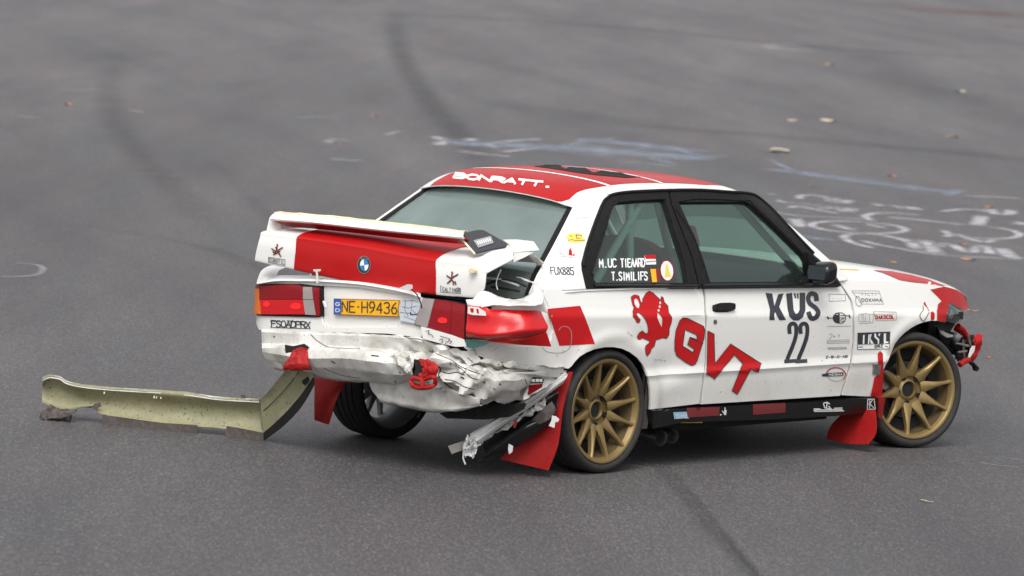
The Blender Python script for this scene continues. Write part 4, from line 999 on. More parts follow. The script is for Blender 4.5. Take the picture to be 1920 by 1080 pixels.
plate('red_reflector', [P(x, y, x=-.655) for x, y in A4((905, 440), (995, 430), (990, 455), (895, 510))], .006, LRED, car)
# red tow brackets
def blob(name, c, rad, m, label=None, amp=.5, fr=7, seed=0):
    bm = bmesh.new(); bmesh.ops.create_icosphere(bm, subdivisions=4, radius=1)
    for v in bm.verts:
        n_ = noise.noise(v.co * fr * .3 + Vector((seed, 0, 0))) * amp + abs(noise.noise(v.co * fr * .7 + Vector((0, seed, 3)))) * -amp * .6
        v.co = Vector([c[i] + v.co[i] * (1 + n_) * rad[i] for i in range(3)])
    return link(name, bm, m, car, label)
loft('tow_bracket', [row(A3((345, 222), (385, 200), (440, 203)), [-1.05, -1.05, -1.05]), row(A3((318, 265), (380, 262), (452, 265)), [-1.06, -1.075, -1.06]), row(A3((275, 335), (350, 320), (462, 325)), [-1.07, -1.09, -1.07]), row(A3((280, 362), (370, 366), (470, 366)), [-1.06, -1.07, -1.05])], REDFLAP, car, 8, 7, .008, disp=crumple(.012, 22), label='bent red tow bracket at the left of the bumper', sharp=25)
plate('tow_bracket_hole', [P(x, y, x=-1.045) for x, y in A3((285, 180), (340, 190), (420, 172), (455, 200), (440, 212), (345, 215), (330, 262), (290, 235))], .01, UNDER, car)
loft('tow_hook', [row(A4((158, 268), (210, 262), (270, 288)), [-1.07, -1.07, -1.06]), row(A4((192, 312), (240, 300), (290, 312)), [-1.08, -1.09, -1.06]), row(A4((175, 352), (240, 350), (290, 355)), [-1.08, -1.10, -1.06]), row(A4((140, 385), (220, 388), (280, 390)), [-1.08, -1.09, -1.06])], REDFLAP, car, 7, 6, .008, disp=crumple(.012, 25), sharp=25)
plate('tow_hook_hole', [P(x, y, x=-1.055) for x, y in A4((130, 265), (165, 270), (215, 330), (235, 380), (190, 390), (120, 385), (140, 330))], .008, UNDER, car)
tube('tow_hook_loop', [P(x, y, x=-1.09 + .01 * math.sin(i)) for i, (x, y) in enumerate(curvepx(A4((125, 390), (112, 420), (130, 450), (190, 460), (250, 448), (276, 418), (260, 385), (200, 400), (160, 400)), 3, closed=True))] , .011, REDFLAP, car, 10)
tube('tow_hook_bar', [P(x, y, x=-1.10) for x, y in A4((180, 395), (188, 425), (185, 455))], .012, REDFLAP, car, 8)
plate('tow_hook_lower', [P(x, y, x=-1.085) for x, y in A4((115, 425), (190, 440), (270, 425), (275, 440), (240, 462), (170, 468), (120, 448))], .02, REDFLAP, car, bevel=.003)
# latch pin and cables left hanging from the lid
tube('boot_latch', [P(x, y, x=-1.0) for x, y in A1((592, 570), (597, 600), (597, 660))], .006, ALU, car, 8)
plate('boot_latch_head', [P(x, y, x=-1.005) for x, y in A1((568, 560), (612, 558), (612, 572), (600, 578), (580, 576), (568, 570))], .012, ALU, car)
tube('hanging_cable', [P(x, y, x=-.985) for x, y in curvepx(A1((625, 695), (632, 740), (648, 790), (660, 830)), 4)], .004, BLACK, car, 6)
tube('cable_end', [P(x, y, x=-.99) for x, y in A1((645, 788), (655, 820), (662, 838))], .008, ALU, car, 8)
plate('lid_bracket', [P(x, y, x=-1.0) for x, y in A1((1175, 700), (1250, 668), (1275, 672), (1278, 700), (1262, 712))], .01, ALU, car)
tube('number_plate_cable', [P(x, y, x=-.985) for x, y in curvepx(A1((1280, 705), (1320, 745), (1345, 800), (1352, 840)), 4)], .003, BLACK, car, 6)

# red mud flaps
def flap(name, rows, m=REDFLAP, label=None): return loft(name, rows, m, car, 5, 5, .005, label=label)
flap('mud_flap', [row(A3((498, 402), (580, 415), (680, 425), (790, 440)), [-.42] * 4), row(A3((500, 500), (570, 500), (640, 505), (710, 480)), [-.44, -.43, -.42, -.40]), row(A3((498, 620), (550, 620), (600, 620), (650, 600)), [-.46, -.44, -.42, -.42]), row(A3((500, 722), (535, 735), (570, 748), (602, 756)), [-.47, -.45, -.43, -.42])], label='red mud flap behind the far rear wheel')
flap('mud_flap', [row([(1058, 700), (1066, 698), (1074, 697)], [-.38, -.37, -.36]), row([(1010, 770), (1040, 775), (1056, 765)], [-.42, -.40, -.38]), row([(960, 835), (1005, 838), (1046, 835)], [-.48, -.44, -.40]), row([(938, 861), (985, 872), (1028, 882)], [-.50, -.46, -.41])], label='large red mud flap behind the near rear wheel')
flap('mud_flap', [row([(1585, 770), (1612, 768), (1640, 768)], [2.13] * 3), row([(1560, 795), (1600, 795), (1643, 793)], [2.12] * 3), row([(1552, 812), (1600, 815), (1641, 815)], [2.11] * 3), row([(1549, 823), (1590, 832), (1628, 833)], [2.10] * 3)], label='red mud flap behind the front wheel')
MFS = Z5((600, 262), (620, 240), (642, 262), (645, 330), (645, 440), (640, 520), (630, 600), (620, 720), (590, 720), (580, 600), (546, 592), (565, 500), (575, 450), (610, 420), (605, 340))
decal('mud_flap_mount', L, MFS, RED, car, h=6, off=.004)
patch('mud_flap_edge', L, Z5((585, 590), (628, 590), (612, 720), (600, 760), (575, 745)), REDFLAP, car, h=.02, off=.03, flange=.03)

# hanging chrome trim and torn black side of the bumper
def strip(name, pts, w, m, yfun, thick=.004, label=None, disp=None, nv=2):
    rows_ = []
    for (x, y), ww in zip(pts, w): pass
dz = lambda px: -.40 - (1062 - px) / 190 * .35
def DR(pts, dx=0): return [(*P(x, y, x=dz(x) + dx),) for x, y in pts]
T0 = A4((1150, 352), (900, 520), (700, 650), (505, 770)); T1 = A4((1165, 368), (920, 545), (715, 672), (530, 800)); T2 = A4((1140, 425), (930, 580), (740, 705), (575, 835))
loft('hanging_chrome_trim', [DR(T0), DR([((a + c) / 2, (b + d) / 2) for (a, b), (c, d) in zip(T0, T1)], -.02), DR(T1, -.015), DR([((a + c) / 2, (b + d) / 2) for (a, b), (c, d) in zip(T1, T2)], -.03), DR(T2, -.01)], ALU, car, 8, 4, .004, sharp=20, label='torn silver bumper trim hanging beside the rear wheel')
loft('torn_bumper_side', [DR(A4((1110, 470), (960, 565), (800, 680), (590, 815)), .03), DR(A4((1100, 520), (1000, 600), (850, 700), (600, 860)), .02), DR(A4((1090, 600), (960, 690), (860, 735), (620, 905)), -.02), DR(A4((1080, 660), (980, 740), (860, 810), (640, 912)), .0), DR(A4((1060, 700), (960, 780), (840, 850), (560, 960)), .03)], GLOSSB, car, 8, 6, .005, disp=crumple(.005, 10), label='black inner side of the torn bumper corner')
loft('torn_bumper_liner', [DR(A4((1040, 520), (930, 590), (800, 680), (580, 815)), .0), DR(A4((1030, 560), (930, 640), (830, 690), (590, 835)), .01)], WHITED, car, 10, 4, .004, disp=crumple(.03, 30))
loft('torn_bumper_fold', [DR(A4((1060, 550), (1085, 590), (1080, 630)), -.02), DR(A4((1000, 600), (1020, 640), (1030, 680)), -.04), DR(A4((930, 670), (935, 690), (950, 712)), -.01)], SCRAPE, car, 6, 5, .004)
plate('trim_bracket', DR(A4((1062, 645), (1090, 650), (1112, 672), (1100, 690), (1085, 688), (1078, 730), (1040, 715), (1058, 680)), -.04), .008, ALU, car, bevel=.001)
plate('trim_bracket', DR(A4((770, 835), (800, 850), (795, 890), (772, 908), (765, 870)), -.02), .006, ALU, car, bevel=.001)
plate('metal_strap', DR(A4((360, 850), (490, 808), (495, 830), (500, 862), (385, 905)), .02), .004, STEEL, car)
loft('shredded_trim_end', [DR(A4((500, 765), (560, 775), (575, 840))), DR(A4((480, 800), (530, 830), (560, 870)), -.02), DR(A4((460, 850), (500, 880), (545, 900)), -.01), DR(A4((460, 920), (490, 935), (530, 940)))], ALU, car, 7, 7, .003, disp=crumple(.035, 40), sharp=20)
tube('shredded_fibre', DR(curvepx(A4((470, 880), (462, 930), (478, 975)), 3)), .004, ALU, car, 5)
plate('red_liner_scrap', DR(A4((805, 690), (818, 670), (830, 690), (815, 730), (800, 725)), -.02), .004, REDFLAP, car)
tube('exhaust_hanger', [P(x, y, x=-.8) for x, y in A4((165, 612), (168, 640), (155, 655))], .005, UNDER, car, 6)

# ================================================================== FRONT END
RN = ZN((150, 170), (205, 190), (300, 250), (352, 300), (400, 350), (368, 378), (358, 450), (360, 520), (432, 537), (444, 480), (460, 400), (471, 357), (560, 410), (600, 432), (640, 424))
rn = [tuple(p) for p in L.to(resample(RN[2:], 8, closed=False))] + [(s_of_x(x), FTOP(x) - .001) for x in np.linspace(3.27, 2.86, 10)]
dpar('fender_red_nose', L, rn, RED, h=.015, off=.0018)
def dbon(name, pts, m, h=6, off=.0022): return decal(name, BON, pts, m, car, h=h, off=off)
bonred = [(u, v) for u, v in [(.02, .62), (.02, .97), (.5, .97), (.98, .97), (.985, .60), (.93, .66), (.90, .42), (.86, .50), (.82, .46), (.70, .62), (.55, .55), (.45, .6), (.3, .5), (.15, .62), (.08, .5)]]
BU = 1.0
decal('bonnet_red_stripe', BON, Z4((985, 196), (1130, 205), (1280, 232), (1420, 268), (1500, 300), (1560, 318), (1480, 318), (1400, 300), (1290, 290), (1200, 275), (1130, 245), (1060, 215)), RED, car, h=5, off=.0026)
if False: dpar('bonnet_red_nose', BON, [(u, v) for u, v in bonred], RED, h=.03, off=.0022)
# recessed headlamp bay and broken headlamp
patch('headlamp_bay', L, ZN((471, 340), (560, 400), (610, 425), (598, 500), (575, 560), (530, 625), (440, 606), (376, 570), (376, 515), (430, 520), (442, 470)), DARK, car, h=.02, off=-.035, flange=.0)
hl = patch('headlamp', L, ZN((474, 365), (598, 438), (582, 530), (548, 552), (470, 536), (440, 500), (458, 420)), mat('headlamp_reflector', (.10, .10, .10), .25, metal=.6), car, h=.02, off=-.018, flange=.02)
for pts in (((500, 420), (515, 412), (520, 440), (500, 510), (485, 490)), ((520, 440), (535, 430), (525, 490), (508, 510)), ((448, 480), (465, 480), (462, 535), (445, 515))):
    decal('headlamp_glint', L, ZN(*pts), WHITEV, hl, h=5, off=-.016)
CLEAR = glassmat('clear_lamp_glass', (.8, .8, .8), .05, (.3, .3, .3))
patch('headlamp_glass', L, ZN((474, 365), (598, 438), (582, 530), (548, 552), (470, 536), (440, 500), (458, 420)), CLEAR, hl, h=.03, off=-.008, flange=0)
FY = lambda pts, y=-.64, dy=0: [P(a, b, y=y) for a, b in ZN(*pts)]
plate('lower_grille_edge', FY(((378, 590), (430, 620), (470, 640), (515, 650), (500, 668), (450, 672), (400, 640)), -.66), .01, WHITED, car, bevel=.002)
plate('front_liner', FY(((376, 560), (440, 606), (530, 630), (500, 700), (500, 800), (440, 740), (380, 650)), -.60), .02, DARK, car)
bm = bmesh.new(); bmesh.ops.create_uvsphere(bm, u_segments=16, v_segments=10, radius=.026); c0 = P(*ZN((528, 668))[0], y=-.66)
bmesh.ops.translate(bm, verts=bm.verts, vec=c0); link('fog_lamp', bm, SILV, car)
tube('radiator_crossmember', FY(((545, 570), (585, 600), (625, 665)), -.62), .017, RED, car, 10)
plate('nose_panel_edge', FY(((545, 560), (575, 568), (600, 600), (628, 640), (620, 668), (560, 630), (525, 610)), -.60), .02, RED, car, bevel=.004)
mech = [((500, 680), (560, 690), (640, 650), (685, 660), (690, 720), (660, 760), (620, 850), (560, 850), (510, 760)), ((610, 660), (660, 640), (690, 665), (685, 730), (640, 740), (615, 700))]
loft('radiator_support', [FY(((500, 690), (560, 670), (625, 655), (685, 655)), -.60), FY(((505, 730), (570, 730), (630, 720), (690, 710)), -.64), FY(((515, 780), (575, 780), (625, 775), (668, 770)), -.60), FY(((540, 850), (580, 850), (610, 845), (640, 830)), -.63)], UNDER, car, 7, 7, .02, disp=crumple(.03, 25), sharp=20)
for a, b, m in (((520, 720), (640, 745), ALU), ((540, 800), (620, 790), ALU), ((590, 690), (600, 850), UNDER), ((640, 655), (660, 760), UNDER)):
    tube('engine_pipe', FY((a, b), -.665), .007, STEEL, car, 8)
loft('front_bumper_remnant', [FY(((690, 655), (725, 640), (752, 634)), -.66), FY(((700, 720), (735, 710), (760, 690)), -.68), FY(((672, 790), (705, 790), (752, 750)), -.66), FY(((640, 850), (680, 850), (728, 805)), -.66), FY(((632, 892), (655, 890), (684, 880)), -.64)], RED, car, 5, 5, .008, disp=crumple(.006, 30), label='torn piece of the red front bumper')
plate('bumper_torn_edge', FY(((640, 845), (662, 770), (680, 745), (698, 745), (690, 790), (650, 850)), -.685), .006, WCLEAN, car)
tube('steering_link', FY(((560, 912), (600, 880), (640, 868)), -.70), .016, REDFLAP, car, 10)
plate('hanging_connector', FY(((660, 885), (690, 888), (705, 905), (740, 940), (722, 970), (700, 962), (690, 925), (662, 905)), -.62), .02, BLACK, car, bevel=.003)
tube('hanging_wire', FY(((640, 870), (665, 895), (700, 920)), -.62), .005, BLACK, car, 6)
# bonnet pin arc, wiper, screen edge scraps
tube('bonnet_wire', [P(x, y, y=-.35) for x, y in curvepx(ZN((400, 208), (430, 203), (460, 218), (475, 240)), 4)], .005, BLACK, car, 6)
tube('wiper_arm', [P(x, y, y=-.62) for x, y in Z4((668, 196), (700, 215), (725, 240), (730, 262))], .008, mat('dark_red_rubber', (.12, .01, .02), .5), car, 8)
plate('yellow_scuttle_sticker', [P(x, y, y=-.50) for x, y in Z4((640, 125), (700, 133), (712, 180), (690, 182), (650, 150))], .003, YELV, car)
tube('bonnet_gap_wire', [P(x, y, y=-.60) for x, y in Z4((660, 180), (760, 186), (875, 192))], .003, YELV, car, 6)

# door mirror
mc = P(1541, 511, y=-.865)
bm = bmesh.new(); bmesh.ops.create_icosphere(bm, subdivisions=4, radius=1)
for v in bm.verts:
    q = v.co.copy(); f = (abs(q.x) ** 3.4 + abs(q.y) ** 3.4 + abs(q.z) ** 3.4) ** (-1 / 3.4); q *= f
    v.co = Vector((mc[0] + q.x * (.045 - .012 * q.y), mc[1] + q.y * .076, mc[2] + q.z * (.052 - .008 * q.y) + q.x * .012))
mir_ = link('door_mirror', bm, GLOSSB, car)
plate('mirror_glass', [(mc[0] - .050, mc[1] + y * .8, mc[2] + z * .8) for y, z in ((-.07, -.04), (.06, -.045), (.07, .0), (.06, .045), (-.065, .042), (-.075, 0))], .003, mat('dark_mirror', (.03, .04, .045), .08), mir_)
plate('mirror_arm', [P(x, y, y=-.79) for x, y in Z3((1200, 480), (1235, 500), (1300, 560), (1370, 640), (1425, 705), (1300, 712), (1240, 690), (1205, 600))], .03, GLOSSB, car, bevel=.004)

# door handle and lock
hd = patch('door_handle', L, smoothpoly(Z3((562, 828), (690, 824), (698, 850), (690, 884), (566, 886), (558, 860)), 1), BLACK, car, h=.015, off=.022, flange=.024)
patch('lock_cylinder', L, ellipse(1340.6, 603.5, 3.2, 4.4, n=16), STEEL, car, h=.01, off=.003, flange=.004)
# fuel flap outline, panel seams
strokes('fuel_flap_seam', L, [curvepx(Z2((52, 335), (70, 355), (110, 365), (160, 364), (195, 345), (210, 315), (214, 270), (210, 240), (195, 222), (175, 216), (155, 220), (142, 238)), 3)], 1.1, GREYINK, car, step=5)
strokes('pillar_seam', G, [[(1014, 546), (1040, 545), (1070, 544), (1099, 542)]], 1.3, GREYINK, car, off=.003)

# ================================================================== LIVERY (flat print on the skin)
LION = Z2((548, 52), (558, 42), (572, 38), (592, 45), (603, 80), (612, 84), (613, 62), (632, 30), (650, 17), (672, 28), (695, 50), (714, 68), (718, 48), (729, 54), (735, 80), (755, 100), (760, 140), (778, 165), (775, 195), (763, 225), (762, 262), (748, 284), (725, 280), (705, 288), (686, 294), (680, 325), (662, 343), (655, 365), (640, 383), (632, 370), (628, 345), (630, 325), (650, 310), (652, 298), (628, 288), (612, 282), (598, 290), (585, 286), (583, 270), (598, 248), (612, 240), (628, 254), (640, 256), (645, 235), (640, 205), (628, 175), (610, 152), (590, 140), (576, 146), (588, 165), (600, 178), (595, 194), (582, 195), (572, 175), (560, 160), (558, 130), (565, 110), (555, 90))
LH = [Z2((566, 66), (577, 58), (589, 70), (597, 95), (592, 115), (579, 108), (568, 90)), Z2((712, 72), (719, 84), (713, 94), (706, 84)), Z2((705, 97), (716, 99), (714, 114), (704, 110)), Z2((699, 118), (711, 122), (707, 134), (698, 130)), Z2((698, 140), (714, 153), (724, 172), (721, 220), (708, 195), (696, 165))]
decal('lion_emblem', L, LION, REDV, ql, holes=LH, h=6)
strokes('lion_outline', L, [LION + LION[:1]] , 1.0, INK, ql, off=.0024, step=5)
GO = Z2((800, 238), (822, 182), (840, 167), (865, 169), (955, 215), (962, 235), (958, 280), (940, 340), (920, 405), (907, 429), (890, 436), (855, 418), (803, 378), (793, 340), (794, 290))
GH = Z2((850, 233), (917, 262), (920, 290), (878, 276), (866, 318), (903, 342), (896, 362), (837, 326))
decal('letter_g', L, GO, REDV, ql, holes=[GH], h=5, off=.0026)
strokes('letter_outline', L, [GO + GO[:1], GH + GH[:1], Z2((880, 280), (952, 312))], 1.3, INK, ql, off=.0036, step=5)
VT = Z7((628, 338), (668, 358), (673, 545), (772, 420), (966, 545), (948, 600), (903, 578), (816, 738), (782, 716), (850, 545), (797, 488), (672, 643), (622, 606))
decal('letters_vt', L, VT, REDV, door, h=5, off=.0032)
strokes('letter_outline', L, [VT + VT[:1]], 1.2, INK, door, off=.0042, step=5)
KP = Z3((918, 753), (963, 757), (978, 842), (1003, 764), (1040, 756), (1010, 848), (1056, 935), (1012, 938), (982, 882), (976, 905), (980, 937), (943, 936), (948, 865))
UP = Z3((1056, 758), (1098, 753), (1107, 868), (1121, 895), (1136, 892), (1148, 868), (1147, 752), (1186, 752), (1187, 872), (1170, 918), (1140, 940), (1106, 938), (1080, 914), (1068, 868))
decal('letter_k', L, KP, INK, door, h=6); decal('letter_u', L, UP, INK, door, h=6)
decal('umlaut_dots', L, Z3((1106, 756), (1120, 755), (1126, 788), (1115, 790)), INK, door, h=6); decal('umlaut_dots', L, Z3((1127, 757), (1141, 755), (1141, 792), (1132, 792)), INK, door, h=6)
strokes('letter_s', L, [curvepx(Z3((1262, 800), (1256, 768), (1226, 758), (1206, 785), (1215, 822), (1252, 852), (1274, 885), (1258, 918), (1226, 924), (1210, 890)), 5)], 8.6, INK, door, step=3)
for dx in (0, 70):
    strokes('number_two', L, [curvepx(Z7((1148 + dx, 350), (1146 + dx, 312), (1160 + dx, 294), (1180 + dx, 296), (1190 + dx, 320), (1186 + dx, 375), (1165 + dx, 440), (1140 + dx, 500), (1132 + dx, 526)), 5), Z7((1122 + dx, 533), (1182 + dx, 529))], 7.4, INK, door, step=3)
def scr(name, sf, lines, w=1.0, m=INK, parent=car, off=.0018, step=5): return strokes(name, sf, lines, w, m, parent, off=off, step=step)
def rect(a, b, c, d): return [a, b, c, d, a]
scr('sponsor_sticker', L, [rect(*Z7((1396, 107), (1500, 108), (1502, 148), (1399, 152)))] + textlines('- -.-', Z7((1420, 140))[0], Z7((1480, 138))[0], (0, -3)), .9, GREYINK, door)
decal('sponsor_roundel', L, Z7((1465, 222), (1440, 226), (1424, 242), (1420, 258), (1428, 280), (1445, 290), (1466, 292)), INK, door, h=5)
scr('sponsor_roundel_ring', L, [curvepx(Z7((1466, 224), (1490, 230), (1502, 250), (1498, 275), (1480, 290), (1466, 291)), 3), Z7((1388, 256), (1420, 258)), Z7((1470, 240), (1528, 243)), Z7((1470, 255), (1500, 258)), ellipse(*Z7((1482, 272))[0], 3, 3, n=8) ], 1.1, INK, door)
scr('sponsor_roundel_end', L, [Z7((1388, 250), (1394, 262)), Z7((1524, 240), (1530, 256))], 2.6, INK, door)
scr('sponsor_line', L, [Z7((1388, 310), (1536, 308))], .9, GREYINK, door)
scr('sponsor_script', L, [curvepx(Z7((1400, 368), (1408, 358), (1418, 362), (1412, 378), (1402, 390), (1396, 384)), 3)] + textlines('aoTi', Z7((1425, 378))[0], Z7((1480, 376))[0], (0, -4)) + [rect(*Z7((1385, 400), (1524, 394), (1526, 414), (1386, 418))), Z7((1386, 409), (1520, 404))], .8, GREYINK, door)
scr('sponsor_bar', L, [Z7((1394, 449), (1505, 446))], 3.8, GREYINK, door); scr('sponsor_bar_line', L, [Z7((1398, 449), (1500, 446))], .8, WHITEV, door, off=.0026)
scr('sponsor_text', L, textlines('Z-B-O-AB', Z7((1376, 513))[0], Z7((1514, 507))[0], (.5, -4.2), gap=.2), 1.2, INK, door)
scr('sponsor_ellipse', L, [ellipse(*Z7((1444, 615))[0], 17.5, 12.5, n=26) + ellipse(*Z7((1444, 615))[0], 17.5, 12.5, n=26)[:1]], .9, GREYINK, door)
scr('sponsor_ellipse_arc', L, [ellipse(*Z7((1440, 615))[0], 18, 13, n=12, t0=-110, t1=40), ellipse(*Z7((1440, 615))[0], 18, 13, n=6, t0=185, t1=245)], 1.8, REDV, door, off=.0022)
decal('sponsor_ellipse_bar', L, Z7((1352, 612), (1395, 604), (1488, 600), (1488, 622), (1392, 627), (1354, 626)), INK, door, h=5, off=.0026); scr('sponsor_ellipse_text', L, textlines('MEGHA', Z7((1396, 622))[0], Z7((1480, 619))[0], (0, -3.6)), .8, WHITEV, door, off=.0032)
scr('sponsor_box', L, [rect(*ZF((232, 160), (555, 162), (612, 318), (350, 318))), ZF((240, 185), (560, 190))], .8, GREYINK, fend)
scr('sponsor_box_text', L, textlines('TILTI', ZF((345, 218))[0], ZF((530, 218))[0], (-.5, -4.5)), .8, GREYINK, fend); scr('sponsor_box_text', L, textlines('DOXWMA', ZF((355, 292))[0], ZF((590, 290))[0], (-.8, -6)), 1.1, INK, fend)
scr('sponsor_bottle', L, [curvepx(ZF((285, 232), (278, 270), (290, 325), (325, 345), (350, 322), (335, 280), (322, 240), (300, 225), (285, 232)), 3)], 1.2, GREYINK, fend)
scr('sponsor_sketch', L, [curvepx(ZF((345, 435), (318, 450), (318, 510), (330, 530)), 3), ZF((320, 550), (400, 548), (485, 538), (492, 408)), ZF((345, 440), (400, 430), (435, 440), (740, 438)), ZF((350, 440), (358, 525)), ZF((372, 440), (380, 525)), ZF((398, 445), (400, 525)), ZF((440, 440), (444, 525)), ZF((335, 528), (450, 526)), rect(*ZF((495, 410), (760, 415), (765, 508), (520, 515)))], .8, GREYINK, fend)
scr('sponsor_red_text', L, textlines('DAKOCOL', ZF((522, 494))[0], ZF((738, 490))[0], (-.6, -6)), 1.6, REDV, fend)
decal('sponsor_black_box', L, ZF((305, 665), (685, 650), (680, 790), (310, 800)), INK, fend, h=6, off=.0014)
for q in (((366, 686), (384, 684), (381, 792), (362, 792)), ((430, 680), (446, 679), (440, 790), (422, 790)), ((452, 676), (468, 675), (455, 730), (495, 790), (458, 790), (446, 735)), ((500, 668), (520, 668), (525, 705), (560, 735), (556, 790), (540, 788), (540, 750), (500, 712)), ((612, 668), (640, 665), (638, 762), (668, 764), (668, 780), (612, 788)), ((552, 668), (575, 668), (560, 700), (548, 698))):
    decal('sponsor_white_letter', L, ZF(*q), WHITEV, fend, h=5, off=.0022)
decal('sponsor_underline', L, ZF((310, 818), (680, 800), (676, 850), (308, 858)), WHITEV, fend, h=6, off=.0016)
scr('sponsor_frame', L, [rect(*ZF((303, 662), (688, 648), (680, 850), (300, 858)))], .9, INK, fend, off=.0026); scr('sponsor_small_text', L, [ZF((315, 830), (360, 828))] + textlines('wORZ', ZF((470, 842))[0], ZF((600, 832))[0], (0, -5)) + [ZF((630, 822), (665, 828))], 1.5, INK, fend, off=.0026)
scr('flame_print', L, [curvepx(ZN((235, 395), (238, 430), (210, 470), (215, 500), (240, 528), (262, 500), (290, 450)), 3)], 1.3, INK, fend); scr('flame_print', L, [curvepx(ZN((262, 385), (275, 410), (290, 440)), 3)], 1.2, REDV, fend)
decal('flame_print', L, ZN((238, 375), (252, 352), (270, 402), (258, 395)), REDV, fend, h=5); decal('flame_print', L, ZN((303, 450), (322, 440), (340, 460), (338, 505), (325, 520), (306, 518)), REDV, fend, h=5)
patch('tow_eye_plate', L, Z5((568, 335), (620, 345), (610, 425), (560, 418)), STEEL, car, h=.015, off=.012, flange=.01)
scr('scratch_mark', L, [Z2((680, 402), (690, 406)), Z2((698, 404), (706, 402)), Z2((712, 402), (722, 408)), Z2((735, 404), (742, 414)), Z2((545, 262), (556, 270)), Z2((530, 248), (538, 255)), Z2((128, 378), (135, 384)), Z2((165, 350), (172, 356)), Z2((250, 345), (256, 352))], 1.1, GREYINK, ql)
scr('scuff_mark', G, [curvepx(ZC((630, 278), (680, 265), (740, 260), (790, 264)), 3)], .7, GREYINK, car)
# quarter panel red blocks
decal('quarter_red_block', L, Z2((76, 118), (262, 100), (290, 165), (346, 315), (146, 325)), REDV, ql, h=7)
# C-pillar stickers
decal('pillar_sticker_yellow', G, ZC((548, 455), (575, 425), (640, 415), (700, 420), (712, 455), (740, 480), (735, 505), (640, 515), (570, 508), (560, 480)), YELV, car, h=4)
scr('pillar_sticker_lines', G, [ZC((585, 440), (605, 455)), ZC((640, 440), (700, 440), (705, 455)), ZC((655, 430), (650, 470), (690, 470)), ZC((565, 490), (620, 485)), ZC((625, 495), (740, 490))], 1.2, INK, car)
decal('pillar_sticker_red', G, ZC((572, 640), (575, 590), (590, 565), (605, 600), (610, 640), (634, 622), (634, 648)), REDV, car, h=4)
scr('pillar_sticker_lines', G, [ZC((470, 610), (500, 620), (525, 612)), ZC((485, 620), (500, 655), (620, 662)), ZC((505, 635), (540, 640))], .9, GREYINK, car)
scr('pillar_letters', G, textlines('FUX885', ZC((395, 835))[0], ZC((628, 838))[0], (-1.5, -13.5), gap=.15), 1.7, INK, car)
# quarter window lettering
QS = lambda n, ln, w, m: scr(n, G, ln, w, m, car, off=-.0085)
letters('name_letter', G, 'M.UC', Z1((526, 665))[0], Z1((655, 662))[0], (-.6, -15), 2.4, WHITEV, car, -.0085, .22); letters('name_letter', G, 'TIEAARD', Z1((692, 663))[0], Z1((878, 660))[0], (-.6, -15), 2.4, WHITEV, car, -.0085, .2)
letters('name_letter', G, 'T.SIMILIFS', Z1((622, 766))[0], Z1((898, 764))[0], (-.6, -15), 2.4, WHITEV, car, -.0085, .22)
QD = lambda n, p, m, k=0: decal(n, G, p, m, car, h=5, off=-.0085 + k * .0006, smooth=0)
QD('flag_netherlands', Z1((872, 570), (960, 568), (966, 642), (890, 645)), WHITEV); QD('flag_stripe', Z1((872, 570), (960, 568), (962, 600), (885, 600)), REDV, 1); QD('flag_stripe', Z1((888, 618), (965, 612), (966, 622), (890, 628)), GREYINK, 1)
QD('flag_germany', Z1((915, 672), (992, 680), (1000, 775), (930, 782)), mat('dark_red_print', (.2, .01, .01), .5)); QD('flag_stripe', Z1((920, 680), (962, 678), (972, 780), (935, 782)), YEL, 1)
QD('club_roundel', ellipse(*Z1((1050, 690))[0], 12.8, 19.8, n=26, rot=-6), REDV); QD('club_roundel_disc', ellipse(*Z1((1050, 692))[0], 11.3, 18.2, n=26, rot=-6), WHITEV, 1)
QD('club_roundel_figure', Z1((1040, 645), (1058, 640), (1066, 690), (1085, 740), (1030, 745), (1035, 690)), YELV, 2)
# roof lettering
letters('roof_letter', R, 'BONRATT.', Z6((242, 117))[0], Z6((738, 167))[0], (4.5, -8.4), 4.0, WHITEV, roof, .0035, .12, 4)
# roof vent
decal('roof_vent', R, Z6((640, 60), (700, 56), (770, 60), (800, 72), (930, 90), (1180, 114), (1100, 118), (940, 103), (850, 91), (760, 76)), DARK, roof, h=5, off=.004)
for q in (((680, 60), (780, 60), (760, 52), (700, 50)), ((800, 76), (930, 88), (900, 72), (820, 66)), ((950, 92), (1120, 108), (1080, 96), (980, 86))):
    uv = R.to(Z6(*q)); X = R.f(uv[:, 0], uv[:, 1]); X[2:, 2] += .002; X[:, 2] += .005; plate('roof_vent_flap', X, .005, BLACK, roof)
# boot lid emblems and stickers
dl = lambda n, p, m, h=5, off=.0052, sf=LID: decal(n, sf, p, m, lid, h=h, off=off)
EMB = mat('emblem_blue', (.03, .20, .48), .3)
dl('boot_emblem', ellipse(684, 496.5, 12.2, 16.2, n=30), INK, off=.006)
em = [o for o in lid.children][-1]
for t0, m in ((0, WHITEV), (90, BLUE), (180, WHITEV), (270, BLUE)):
    t0 -= 8; e_ = [(684.5, 497)] + ellipse(684.5, 497, 8.0, 11.0, n=8, t0=t0 + 1, t1=t0 + 89); dl('emblem_quarter', e_, m if m is WHITEV else EMB, h=5, off=.0068)
scr('emblem_ring', LID, [ellipse(684, 496.5, 12, 16, n=30) + ellipse(684, 496.5, 12, 16, n=30)[:1]], .9, SILV, lid, off=.0072); scr('emblem_letters', LID, textlines('BMW', (677.5, 486), (691.5, 487.5), (0, -3.2), gap=.3), .7, SILV, lid, off=.0074)
BRN = mat('brown_red_print', (.13, .03, .025), .5)
scr('lid_star_sticker', LID, [A1((312, 378), (306, 420), (285, 455)), A1((272, 410), (300, 430), (350, 402)), A1((280, 432), (300, 445), (330, 430)), A1((320, 440), (338, 466)), A1((300, 400), (325, 445))], 2.4, BRN, lid, off=.004)
